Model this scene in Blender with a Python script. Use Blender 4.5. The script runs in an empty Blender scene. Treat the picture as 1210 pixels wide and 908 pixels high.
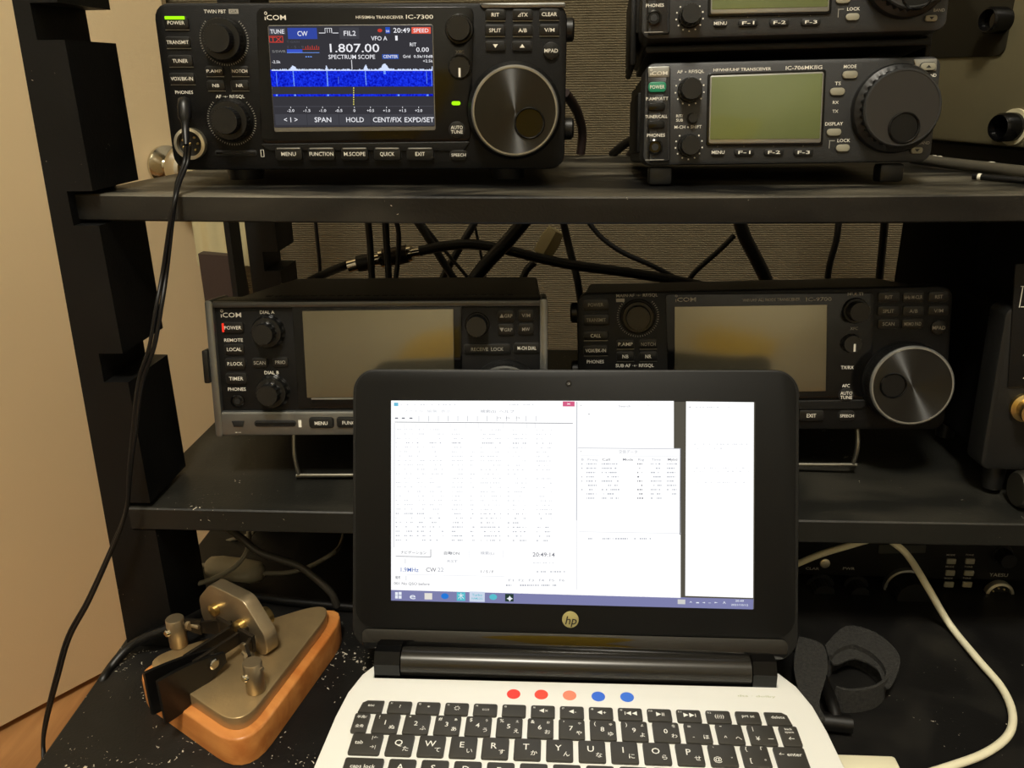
import bpy, bmesh, math, random
from mathutils import Matrix, Vector
random.seed(7)
C = bpy.context.scene
COL = C.collection
def S(r, g, b):
    f = lambda c: (c/255/12.92) if c/255 <= .04045 else ((c/255+.055)/1.055)**2.4
    return (f(r), f(g), f(b), 1)

# ---------------------------------------------------------------- camera, world, light, exposure
RW = [[0.9984224, 0.0085002, -0.0555012], [0.0549717, -0.3492843, 0.9354029], [-0.0114346, -0.9369783, -0.3492005]]
FP, CX, CY = 978.0, 605.0, 454.0
cam = bpy.data.cameras.new('camera'); camo = bpy.data.objects.new('camera', cam); COL.objects.link(camo)
cam.sensor_width = 36; cam.lens = FP/1210*36; cam.clip_start = .01; cam.clip_end = 50
m = Matrix.Identity(4)
for i in range(3):
    m[i][0] = RW[i][0]; m[i][1] = -RW[i][1]; m[i][2] = -RW[i][2]
camo.matrix_world = m
C.camera = camo
w = bpy.data.worlds.new('room_ambient'); C.world = w; w.use_nodes = True
w.node_tree.nodes['Background'].inputs[0].default_value = (.9, .8, .6, 1); w.node_tree.nodes['Background'].inputs[1].default_value = .05
def area(name, loc, size, power, color, target):
    l = bpy.data.lights.new(name, 'AREA'); l.shape = 'DISK'; l.size = size; l.energy = power; l.color = color
    o = bpy.data.objects.new(name, l); COL.objects.link(o); o.location = loc
    o.rotation_euler = (Vector(target)-Vector(loc)).to_track_quat('-Z', 'Y').to_euler()
    return o
def lamp(name, loc, size, power, color):
    l = bpy.data.lights.new(name, 'POINT'); l.shadow_soft_size = size; l.energy = power; l.color = color
    o = bpy.data.objects.new(name, l); COL.objects.link(o); o.location = loc; return o
lamp('ceiling_light', (-.10, -.48, 1.42), .15, 88, (1, .945, .835))
C.view_settings.view_transform = 'Standard'; C.view_settings.look = 'None'; C.view_settings.gamma = 1
C.view_settings.exposure = 0.22
C.cycles.max_bounces = 6

# ---------------------------------------------------------------- picking points: a sight line cut with a real plane
def ray(px, py):
    v = ((px-CX)/FP, (py-CY)/FP, 1.0)
    return Vector([sum(RW[i][j]*v[j] for j in range(3)) for i in range(3)])
def PY(px, py, Y): r = ray(px, py); return r*(Y/r.y)
def PZ(px, py, Z): r = ray(px, py); return r*(Z/r.z)

# ---------------------------------------------------------------- materials
MATS = {}
def mat(name, col, rough=.5, metal=0, spec=.5, noise=0, nscale=40, bump=0, bscale=300, coat=0, emit=None, estr=1, aniso=0):
    if name in MATS: return MATS[name]
    M = bpy.data.materials.new(name); M.use_nodes = True; nt = M.node_tree; b = nt.nodes['Principled BSDF']
    b.inputs['Base Color'].default_value = col; b.inputs['Roughness'].default_value = rough
    b.inputs['Metallic'].default_value = metal; b.inputs['Specular IOR Level'].default_value = spec
    if coat: b.inputs['Coat Weight'].default_value = coat; b.inputs['Coat Roughness'].default_value = .05
    if emit: b.inputs['Emission Color'].default_value = emit; b.inputs['Emission Strength'].default_value = estr
    tc = nt.nodes.new('ShaderNodeTexCoord')
    if noise:
        n = nt.nodes.new('ShaderNodeTexNoise'); n.inputs['Scale'].default_value = nscale; n.inputs['Detail'].default_value = 6
        nt.links.new(tc.outputs['Object'], n.inputs['Vector'])
        r = nt.nodes.new('ShaderNodeMapRange'); r.inputs[1].default_value = .3; r.inputs[2].default_value = .7
        r.inputs[3].default_value = 1-noise; r.inputs[4].default_value = 1+noise
        nt.links.new(n.outputs['Fac'], r.inputs[0])
        mx = nt.nodes.new('ShaderNodeVectorMath'); mx.operation = 'SCALE'; mx.inputs[0].default_value = col[:3]
        nt.links.new(r.outputs[0], mx.inputs['Scale']); nt.links.new(mx.outputs[0], b.inputs['Base Color'])
    if bump:
        n = nt.nodes.new('ShaderNodeTexNoise'); n.inputs['Scale'].default_value = bscale; n.inputs['Detail'].default_value = 3
        nt.links.new(tc.outputs['Object'], n.inputs['Vector'])
        bp = nt.nodes.new('ShaderNodeBump'); bp.inputs['Strength'].default_value = bump; bp.inputs['Distance'].default_value = .001
        nt.links.new(n.outputs['Fac'], bp.inputs['Height']); nt.links.new(bp.outputs[0], b.inputs['Normal'])
    if aniso:
        t = nt.nodes.new('ShaderNodeTangent'); t.direction_type = 'RADIAL'; t.axis = 'Y'
        nt.links.new(t.outputs[0], b.inputs['Tangent']); b.inputs['Anisotropic'].default_value = aniso; b.inputs['Anisotropic Rotation'].default_value = .25
    MATS[name] = M
    return M
def emis(name, col, s=1.0):
    if name in MATS: return MATS[name]
    M = bpy.data.materials.new(name); M.use_nodes = True; nt = M.node_tree; nt.nodes.clear()
    o = nt.nodes.new('ShaderNodeOutputMaterial'); e = nt.nodes.new('ShaderNodeEmission')
    e.inputs[0].default_value = col; e.inputs[1].default_value = s*.86;   # keeps the screens' own brightness under the view exposure
    nt.links.new(e.outputs[0], o.inputs[0])
    MATS[name] = M; return M

def painted_black(name, dust, chips, sx=1, base=S(18, 17, 16), rough=.42, fade=False, spec=.5):
    # black brushed paint, streaky rubbed-off dust and small pale chips
    M = mat(name, base, rough); nt = M.node_tree; b = nt.nodes['Principled BSDF']; L = nt.links.new
    tc = nt.nodes.new('ShaderNodeTexCoord'); mp = nt.nodes.new('ShaderNodeMapping'); mp.inputs['Scale'].default_value = (sx, 1, 1)
    L(tc.outputs['Object'], mp.inputs[0])
    n = nt.nodes.new('ShaderNodeTexNoise'); n.inputs['Scale'].default_value = 22; n.inputs['Detail'].default_value = 8; n.inputs['Distortion'].default_value = .5
    L(mp.outputs[0], n.inputs['Vector'])
    r = nt.nodes.new('ShaderNodeMapRange'); r.inputs[1].default_value = .45; r.inputs[2].default_value = .75; r.inputs[4].default_value = dust
    L(n.outputs['Fac'], r.inputs[0])
    ge = nt.nodes.new('ShaderNodeNewGeometry'); sz = nt.nodes.new('ShaderNodeSeparateXYZ'); L(ge.outputs['Normal'], sz.inputs[0])
    up = nt.nodes.new('ShaderNodeMapRange'); up.inputs[1].default_value = .3; up.inputs[2].default_value = .8; up.inputs[3].default_value = .12; L(sz.outputs[2], up.inputs[0])
    um = nt.nodes.new('ShaderNodeMath'); um.operation = 'MULTIPLY'; L(r.outputs[0], um.inputs[0]); L(up.outputs[0], um.inputs[1]); r = um
    b.inputs['Specular IOR Level'].default_value = spec
    m1 = nt.nodes.new('ShaderNodeMix'); m1.data_type = 'RGBA'; m1.inputs[6].default_value = base; m1.inputs[7].default_value = S(150, 142, 122)
    L(r.outputs[0], m1.inputs[0])
    v = nt.nodes.new('ShaderNodeTexNoise'); v.inputs['Scale'].default_value = 270; v.inputs['Detail'].default_value = 2.5; v.inputs['Distortion'].default_value = 1.5
    L(tc.outputs['Object'], v.inputs['Vector'])
    big = nt.nodes.new('ShaderNodeTexNoise'); big.inputs['Scale'].default_value = 14
    L(tc.outputs['Object'], big.inputs['Vector'])
    a = nt.nodes.new('ShaderNodeMath'); a.operation = 'MULTIPLY_ADD'; a.inputs[1].default_value = .35
    L(big.outputs['Fac'], a.inputs[0]); L(v.outputs['Fac'], a.inputs[2])
    if fade:   # paint chipped most near the paddle, chips thinned towards the right and the back
        sx_ = nt.nodes.new('ShaderNodeSeparateXYZ'); L(tc.outputs['Object'], sx_.inputs[0])
        f1 = nt.nodes.new('ShaderNodeMapRange'); f1.inputs[1].default_value = -.12; f1.inputs[2].default_value = .05; f1.inputs[4].default_value = .085; fy = nt.nodes.new('ShaderNodeMapRange'); fy.inputs[1].default_value = .46; fy.inputs[2].default_value = .56; fy.inputs[4].default_value = .2; L(sx_.outputs[1], fy.inputs[0])
        L(sx_.outputs[0], f1.inputs[0]); f2 = nt.nodes.new('ShaderNodeMath'); f2.operation = 'SUBTRACT'; L(a.outputs[0], f2.inputs[0]); L(f1.outputs[0], f2.inputs[1]); f3 = nt.nodes.new('ShaderNodeMath'); f3.operation = 'SUBTRACT'; L(f2.outputs[0], f3.inputs[0]); L(fy.outputs[0], f3.inputs[1]); a = f3
    r2 = nt.nodes.new('ShaderNodeMapRange'); r2.inputs[1].default_value = chips; r2.inputs[2].default_value = chips+.015
    L(a.outputs[0], r2.inputs[0])
    m2 = nt.nodes.new('ShaderNodeMix'); m2.data_type = 'RGBA'; m2.inputs[7].default_value = S(190, 182, 165)
    L(r2.outputs[0], m2.inputs[0]); L(m1.outputs[2], m2.inputs[6]); L(m2.outputs[2], b.inputs['Base Color'])
    rr = nt.nodes.new('ShaderNodeMapRange'); rr.inputs[3].default_value = rough-.1; rr.inputs[4].default_value = rough+.2
    L(n.outputs['Fac'], rr.inputs[0]); L(rr.outputs[0], b.inputs['Roughness'])
    bp = nt.nodes.new('ShaderNodeBump'); bp.inputs['Strength'].default_value = .25; bp.inputs['Distance'].default_value = .0006
    L(v.outputs['Fac'], bp.inputs['Height']); L(bp.outputs[0], b.inputs['Normal'])
    return M
SHELF = painted_black('black_dusty_shelf_paint', .6, .98, .35, base=S(15, 15, 14), rough=.40, spec=.3)
POST = painted_black('black_post_paint', .04, .97, 1, S(10, 10, 9), .5, spec=.22)
DESK = painted_black('black_chipped_desk_paint', .03, .848, 1, S(11, 10, 9), .48, fade=True, spec=.35)

def wallpaper():
    M = mat('woven_wallpaper', S(90, 81, 60), .9); nt = M.node_tree; b = nt.nodes['Principled BSDF']; L = nt.links.new
    tc = nt.nodes.new('ShaderNodeTexCoord')
    n = nt.nodes.new('ShaderNodeTexNoise'); n.inputs['Scale'].default_value = 90; n.inputs['Detail'].default_value = 4
    mp = nt.nodes.new('ShaderNodeMapping'); mp.inputs['Scale'].default_value = (1.3, 1, 1)
    L(tc.outputs['Object'], mp.inputs[0]); L(mp.outputs[0], n.inputs['Vector'])
    wv = nt.nodes.new('ShaderNodeTexWave'); wv.bands_direction = 'Z'; wv.inputs['Scale'].default_value = 104; wv.inputs['Distortion'].default_value = 2.2
    wv.inputs['Detail Scale'].default_value = 2.5
    L(mp.outputs[0], wv.inputs['Vector'])
    a = nt.nodes.new('ShaderNodeMath'); a.operation = 'MULTIPLY'; L(wv.outputs['Fac'], a.inputs[0]); L(n.outputs['Fac'], a.inputs[1])
    bp = nt.nodes.new('ShaderNodeBump'); bp.inputs['Strength'].default_value = .75; bp.inputs['Distance'].default_value = .0032
    L(a.outputs[0], bp.inputs['Height']); L(bp.outputs[0], b.inputs['Normal'])
    return M
def wood(name, c1, c2, scale=(1, 8, 8), rough=.4, sc=6):
    M = mat(name, c1, rough); nt = M.node_tree; b = nt.nodes['Principled BSDF']; L = nt.links.new
    tc = nt.nodes.new('ShaderNodeTexCoord'); mp = nt.nodes.new('ShaderNodeMapping'); mp.inputs['Scale'].default_value = scale
    L(tc.outputs['Object'], mp.inputs[0])
    n = nt.nodes.new('ShaderNodeTexNoise'); n.inputs['Scale'].default_value = sc; n.inputs['Detail'].default_value = 8; n.inputs['Distortion'].default_value = .6
    L(mp.outputs[0], n.inputs['Vector'])
    r = nt.nodes.new('ShaderNodeMapRange'); r.inputs[1].default_value = .35; r.inputs[2].default_value = .65; L(n.outputs['Fac'], r.inputs[0])
    mx = nt.nodes.new('ShaderNodeMix'); mx.data_type = 'RGBA'; mx.inputs[6].default_value = c1; mx.inputs[7].default_value = c2
    L(r.outputs[0], mx.inputs[0]); L(mx.outputs[2], b.inputs['Base Color'])
    return M

PLASTIC = mat('black_satin_plastic', S(12, 12, 12), .42, spec=.22, bump=.25, bscale=1800)
PLASTIC2 = mat('dark_grey_plastic', S(25, 25, 24), .42, spec=.28, bump=.2, bscale=1800)
GLOSS = mat('gloss_black_plastic', S(8, 8, 8), .12, spec=.35)
CASE = mat('black_painted_metal_case', S(12, 12, 11), .5, spec=.25, bump=.15, bscale=900)
BTN = mat('black_rubber_button', S(19, 19, 18), .38, spec=.35)
KNOB = mat('black_knob_rubber', S(18, 18, 17), .38, spec=.4)
WHITE = mat('white_print', S(225, 222, 210), .6, emit=S(200, 195, 180), estr=.0)
DIMW = mat('grey_and_shaded_print', S(150, 147, 138), .6)  # grey marks, plus white lettering dimmed where the shelf shades the radios
RECESS = mat('recess_black', S(8, 8, 8), .6)
SILVER = mat('silver_plastic', S(150, 150, 145), .3, .75, noise=.08, nscale=80)
STRIPE = mat('brushed_dark_silver', S(120, 121, 118), .38, .8, noise=.15, nscale=60)
CHROME = mat('polished_chrome', S(205, 200, 185), .12, 1)
NICKEL = mat('nickel_metal', S(225, 218, 195), .36, .9)
BRASS = mat('worn_brass', S(196, 170, 112), .32, 1, noise=.15)
DISC = mat('brushed_turned_disc', S(62, 62, 61), .37, .95, aniso=1.0)
LED_G = emis('green_led', S(170, 255, 20), 1.1)
LED_R = emis('red_led', S(255, 60, 40), .9)
CABLE = mat('black_cable_rubber', S(11, 10, 9), .42, spec=.35)
OFFLCD = mat('switched_off_lcd_glass', S(124, 118, 98), .2, .8, coat=.2)
GREENLCD = mat('grey_green_lcd', S(92, 101, 60), .25, coat=.5, noise=.05, nscale=15)
WBTN = mat('pale_grey_button', S(134, 131, 114), .4)
GREYP = mat('graphite_panel', S(35, 36, 37), .42, bump=.25, bscale=1800)

# ---------------------------------------------------------------- mesh helpers
def rrect(w, h, r, n=5, cx=0, cy=0):
    r = min(r, w/2-1e-6, h/2-1e-6); P = []
    for k, (sx, sy) in enumerate(((1, 1), (-1, 1), (-1, -1), (1, -1))):
        for i in range(n+1):
            a = math.pi/2*(k+i/n); P.append((cx+sx*(w/2-r)+r*math.cos(a), cy+sy*(h/2-r)+r*math.sin(a)))
    return P
def circle(r, n=24, cx=0, cy=0): return [(cx+r*math.cos(2*math.pi*i/n), cy+r*math.sin(2*math.pi*i/n)) for i in range(n)]
def inset(P, d):
    out = []; n = len(P)
    for i in range(n):
        a = Vector(P[i-1]); b = Vector(P[i]); c = Vector(P[(i+1) % n])
        e1 = (b-a).normalized(); e2 = (c-b).normalized()
        nn = Vector((-(e1.y+e2.y), e1.x+e2.x))
        if nn.length < 1e-9: out.append(P[i]); continue
        nn.normalize(); k = max(.25, nn.dot(Vector((-e1.y, e1.x))))
        out.append((b.x+nn.x*d/k, b.y+nn.y*d/k))
    return out
def smooth_path(P, n=6):
    P = [Vector(p) for p in P]; Q = []
    for i in range(len(P)-1):
        p0 = P[max(i-1, 0)]; p1 = P[i]; p2 = P[i+1]; p3 = P[min(i+2, len(P)-1)]
        for k in range(n):
            t = k/n; Q.append(.5*((2*p1)+(p2-p0)*t+(2*p0-5*p1+4*p2-p3)*t*t+(3*p1-p0-3*p2+p3)*t**3))
    Q.append(P[-1]); return Q
TXT = {}
def text_mesh(s):
    if s in TXT: return TXT[s]
    cu = bpy.data.curves.new('t', 'FONT'); cu.body = s; cu.size = 1; cu.resolution_u = 2; cu.offset = .006
    o = bpy.data.objects.new('t', cu); me = bpy.data.meshes.new_from_object(o)
    V = [(v.co.x, v.co.y) for v in me.vertices]; Fc = [tuple(p.vertices) for p in me.polygons]
    bpy.data.objects.remove(o); bpy.data.curves.remove(cu); bpy.data.meshes.remove(me)
    if not V: V = [(0, 0)]
    x0 = min(v[0] for v in V); x1 = max(v[0] for v in V); y0 = min(v[1] for v in V); y1 = max(v[1] for v in V)
    TXT[s] = (V, Fc, x0, x1, y0, y1); return TXT[s]
class MB:
    def __init__(s): s.bm = bmesh.new()
    def faces(s, V, F):
        vs = [s.bm.verts.new(v) for v in V]
        for f in F:
            try: s.bm.faces.new([vs[i] for i in f])
            except ValueError: pass
        return s
    def box(s, c, d, bev=0, seg=2, M=None):
        t = bmesh.new(); bmesh.ops.create_cube(t, size=1, matrix=Matrix.Translation(c) @ Matrix.Diagonal((*d, 1)))
        if bev: bmesh.ops.bevel(t, geom=list(t.edges), offset=min(bev, min(d)*.45), segments=seg, affect='EDGES', profile=.5)
        if M: bmesh.ops.transform(t, matrix=M, verts=t.verts)
        return s.merge(t)
    def merge(s, t):
        t.verts.index_update(); V = [v.co.copy() for v in t.verts]; F = [[v.index for v in f.verts] for f in t.faces]; t.free()
        return s.faces(V, F)
    def loft(s, rings, caps=True):
        n = len(rings[0]); V = [p for r in rings for p in r]; F = []
        for k in range(len(rings)-1):
            for i in range(n):
                j = (i+1) % n; F.append((k*n+i, k*n+j, (k+1)*n+j, (k+1)*n+i))
        if caps: F.append(tuple(range(n))[::-1]); F.append(tuple((len(rings)-1)*n+i for i in range(n)))
        return s.faces(V, F)
    def prism(s, P, a, b, bev=0, plane='xz', ends=1):
        # P outline; from depth a to depth b (b is the front / top), front edge rounded by bev
        f = (lambda p, d: (p[0], -d, p[1])) if plane == 'xz' else ((lambda p, d: (p[0], p[1], d)) if plane == 'xy' else (lambda p, d: (d, p[0], p[1])))
        R = [[f(p, a) for p in P]]
        if bev:
            sg = 1 if b > a else -1
            for t in (0, .5, 1):
                q = inset(P, bev*(1-math.cos(t*math.pi/2)))
                R.append([f(p, b-sg*bev*(1-math.sin(t*math.pi/2))) for p in q])
        else: R.append([f(p, b) for p in P])
        return s.loft(R)
    def lathe(s, prof, n=32, axis='-y', flute=None, c=(0, 0, 0)):
        # prof: list of (radius, height) ; flute=(count, depth) applied on rings flagged by a third value
        R = []
        for p in prof:
            ring = []
            for i in range(n):
                a = 2*math.pi*i/n; r = p[0]
                if flute and len(p) > 2 and (i*flute[0]//n*2+0) is not None:
                    r -= flute[1]*(0.5-0.5*math.cos(a*flute[0]))
                x, z, h = r*math.cos(a), r*math.sin(a), p[1]
                v = {'-y': (x, -h, z), 'z': (x, z, h), 'x': (h, x, z)}[axis]
                ring.append((v[0]+c[0], v[1]+c[1], v[2]+c[2]))
            R.append(ring)
        return s.loft(R)
    def tube(s, P, r, n=8, rr=None):
        P = [Vector(p) for p in P]; R = []; up = Vector((0, 0, 1)); prev = None
        for i, p in enumerate(P):
            t = (P[min(i+1, len(P)-1)]-P[max(i-1, 0)]).normalized()
            if prev is None:
                a = t.cross(up); a = a if a.length > .05 else t.cross(Vector((1, 0, 0)))
            else: a = prev-t*prev.dot(t)
            a.normalize(); b = t.cross(a); prev = a; q = rr[i] if rr else r
            R.append([p+(a*math.cos(2*math.pi*k/n)+b*math.sin(2*math.pi*k/n))*q for k in range(n)])
        return s.loft(R)
    def text(s, t, x, z, w=None, h=None, y=0, plane='xz', shear=0, align=.5, M=None):
        V, F, x0, x1, y0, y1 = text_mesh(t)
        ly = .72 if h else 1
        k = (h/.72) if h else (w/(x1-x0))
        kx = (w/(x1-x0)) if w else k
        # z is the centre of the cap height
        out = []
        for (a, b) in V:
            bx = (a-x0-(x1-x0)*align)*kx+shear*b*k; bz = (b-.36)*k
            out.append((x+bx, -y, z+bz) if plane == 'xz' else (x+bx, z+bz, y))
        if M: out = [M @ Vector(p) for p in out]
        return s.faces(out, F)
    def rect(s, x, z, w, h, y=0, plane='xz'):
        P = [(x-w/2, z-h/2), (x+w/2, z-h/2), (x+w/2, z+h/2), (x-w/2, z+h/2)]
        return s.faces([(p[0], -y, p[1]) if plane == 'xz' else (p[0], p[1], y) for p in P], [(0, 1, 2, 3)])
    def poly(s, P, y=0, plane='xz'):
        return s.faces([(p[0], -y, p[1]) if plane == 'xz' else (p[0], p[1], y) for p in P], [tuple(range(len(P)))])
def obj(name, mb, mt, parent=None, loc=(0, 0, 0), smooth=35, rot=None, flat=False):
    me = bpy.data.meshes.new(name)
    if not flat: bmesh.ops.recalc_face_normals(mb.bm, faces=mb.bm.faces)
    mb.bm.to_mesh(me); mb.bm.free(); me.materials.append(mt)
    if smooth and not flat:
        me.polygons.foreach_set('use_smooth', [True]*len(me.polygons)); me.set_sharp_from_angle(angle=math.radians(smooth))
    o = bpy.data.objects.new(name, me); COL.objects.link(o); o.location = loc
    if rot: o.rotation_euler = rot
    if parent: o.parent = parent
    return o
def tag(o, label, cat, group=None):
    o['label'] = label; o['category'] = cat
    if group: o['group'] = group
    return o
def empty(name, loc, M3=None, rz=0):
    o = bpy.data.objects.new(name, None); COL.objects.link(o); o.empty_display_size = .02
    if M3: o.matrix_world = Matrix.Translation(loc) @ M3.to_4x4()
    else: o.location = loc; o.rotation_euler = (0, 0, rz)
    return o
def struct(name, mb, mt, parent=None, **k):
    o = obj(name, mb, mt, parent, **k)
    if not parent: o['kind'] = 'structure'
    return o
def cable(name, pts, r, mt, label, cat='cable', group=None, n=8, parent=None):
    o = obj(name, MB().tube(smooth_path(pts), r, n), mt, parent, smooth=80)
    if label: tag(o, label, cat, group)
    return o

# ================================================================= the room
FZ = -.80
WY = 1.15
WALLP = wallpaper()
PAINT = mat('warm_plaster', S(192, 188, 174), .8, noise=.03, nscale=5, bump=.2, bscale=200)
struct('floor', MB().box((.2, -.3, FZ-.02), (3.6, 3.4, .04)), wood('floor_boards', S(190, 140, 88), S(150, 104, 62), (7, .9, 1), .35, 5))
struct('wall_back', MB().box((.2, WY+.03, .4), (3.6, .06, 2.44)), WALLP)
struct('wall_left', MB().box((-1.63, -.3, .4), (.06, 3.0, 2.44)), PAINT)
struct('wall_right', MB().box((2.03, -.3, .4), (.06, 3.0, 2.44)), PAINT)
struct('wall_front', MB().box((.2, -1.83, .4), (3.6, .06, 2.44)), PAINT)
struct('ceiling', MB().box((.2, -.3, 1.65), (3.8, 3.4, .06)), PAINT)
a = PZ(0, 861, FZ+.012); b = PZ(151, 781, FZ+.012); e = PY(250, 400, 1); dd = (b-a); dd.z = 0; dd.normalize()
nrm = Vector((dd.y, -dd.x, 0)); e = e*(nrm.dot(a)/nrm.dot(e)); ln = (e-a).dot(dd)
door = empty('door_1', a-dd*.35, rz=math.atan2(dd.y, dd.x)); door['kind'] = 'structure'
DOORP = mat('cream_painted_door', S(214, 193, 153), .48, noise=.025, nscale=4, bump=.12, bscale=500)
obj('door_leaf', MB().box(((ln+.35)/2, .018, .95), (ln+.35, .034, 1.9), .003), DOORP, door)
k = PY(196, 196, 1); k = k*(nrm.dot(a)/nrm.dot(k)); kx = (k-(a-dd*.35)).dot(dd); kz = k.z-(FZ+.012)
obj('door_knob', MB().lathe([(.004, 0), (.026, .001), (.026, .006), (.011, .009), (.010, .03), (.022, .036), (.029, .048), (.029, .058), (.022, .068), (.006, .072)], 28), CHROME, door, (kx, 0, kz))
obj('door_edge_strip', MB().box((ln+.35+.003, .018, .95), (.005, .03, 1.9)), mat('worn_door_edge', S(120, 104, 74), .6), door)
# dark strip hanging at the end of the door, frosted strip above
p = PY(262, 330, .90)
o = obj('folder', MB().prism([(p.x-.028, p.z-.16), (p.x+.026, p.z-.16), (p.x+.016, p.z+.022), (p.x-.03, p.z+.026)], -.93, -.915), mat('dark_red_brown_board', S(46, 32, 27), .6))
tag(o, 'dark brown folder standing upright behind the left end of the silver-sided receiver', 'folder')
p = PY(256, 285, .965)
mb = MB(); P = []
for i in range(15):
    P.append((p.x-.036+i*.0055, -.985-.004*math.sin(i*1.3)))
P = P+[(q[0], q[1]-.0015) for q in P[::-1]]
mb.prism([(x, -y) for x, y in P], p.z-.035, p.z+.16, plane='xy')
tag(obj('frosted_strip', mb, mat('frosted_film', S(176, 166, 128), .5), smooth=60), 'pale frosted strip hanging beside the door edge under the upper shelf', 'strip')
p = PY(276, 300, .90)
tag(obj('narrow_black_board', MB().box((p.x, .905, p.z-.13), (.006, .03, .40)), CASE), 'narrow black upright board beside the rear left post', 'board')

# ================================================================= desk and rack
DZ = -.368
dk = empty('desk', (.1, .4, FZ)); tag(dk, 'low black painted desk with pale paint chips, carrying the rack and the laptop', 'desk')
def sub(mb): return mb
def dobj(n, mb, mt, **k): return obj(n, mb, mt, dk, loc=(-.1, -.4, -FZ), **k)
dobj('desk_top', MB().prism([(-.288, .12), (.62, .12), (.62, .86), (-.302, .86), (-.302, .47)], DZ-.022, DZ, .0012, 'xy'), DESK, smooth=20)
for x in (-.265, .59):
    for y in (.15, .83): dobj('leg', MB().box((x, y, (DZ-.022+FZ)/2), (.035, .035, DZ-.022-FZ-.0005), .002), POST)

USZ, LSZ = -.0615, -.2588
rack = empty('shelving_rack', (0, .5, DZ)); tag(rack, 'black wooden rack with notched posts and two board shelves standing on the desk', 'rack')
def robj(n, mb, mt, **k): return obj(n, mb, mt, rack, loc=(0, -.5, -DZ), **k)
def post_profile(mirror=None, xi=-.2615, w0=.0215, w1=.035):
    # inner edge with slots for boards
    slots = [(.1065, .125), (.0205, .0385), (USZ-.0158, USZ+.0035), (-.1725, -.154), (LSZ-.0165, LSZ+.0035), (-.345, -.332)][:5]
    P = [(xi, .15)]
    for z0, z1 in slots:
        P += [(xi, z1), (xi-.0150, z1), (xi-.0150, z0), (xi, z0)]
    P += [(xi, DZ+.0005), (xi-w1, DZ+.0005), (xi-w0, .15)]
    if mirror: P = [(mirror-(x-xi), z) for x, z in P][::-1]
    return P
robj('post', MB().prism(post_profile(), -.4590, -.5130, 0), POST, smooth=0)
rx = PY(345, 265, .815).x; robj('post', MB().prism(post_profile(xi=rx, w0=rx-PY(289, 265, .765).x, w1=rx-PY(289, 265, .765).x), -.765, -.815, 0), POST, smooth=0)
robj('post', MB().prism(post_profile(.42), -.4565, -.5115, 0), POST, smooth=0)
robj('post', MB().prism(post_profile(.42), -.765, -.815, 0), POST, smooth=0)
def shelf(z0, y0, y1, x0, x1, t, sag, drop):
    mb = MB(); n = 24; b = .0009; R = []
    for i in range(n+1):
        x = x0+(x1-x0)*i/n; s = -sag*(1-(2*i/n-1)**2)
        s2 = s*.6-drop
        R.append([(x, y0, z0+s-b), (x, y0+b, z0+s), (x, y1, z0+s2), (x, y1, z0+s2-t), (x, y0+b, z0+s-t), (x, y0, z0+s-t+b)])
    return mb.loft(R)
robj('shelf_board', shelf(USZ+.001, .466, .80, -.277, .434, .0150, .0028, .008), SHELF, smooth=15)
SH2 = painted_black('black_lower_shelf_paint', .09, .955, .6, S(25, 25, 22), .42, spec=.35)
robj('shelf_board', shelf(LSZ, .4580, .80, -.2765, .434, .0158, .0006, .002), SH2, smooth=15)

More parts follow.
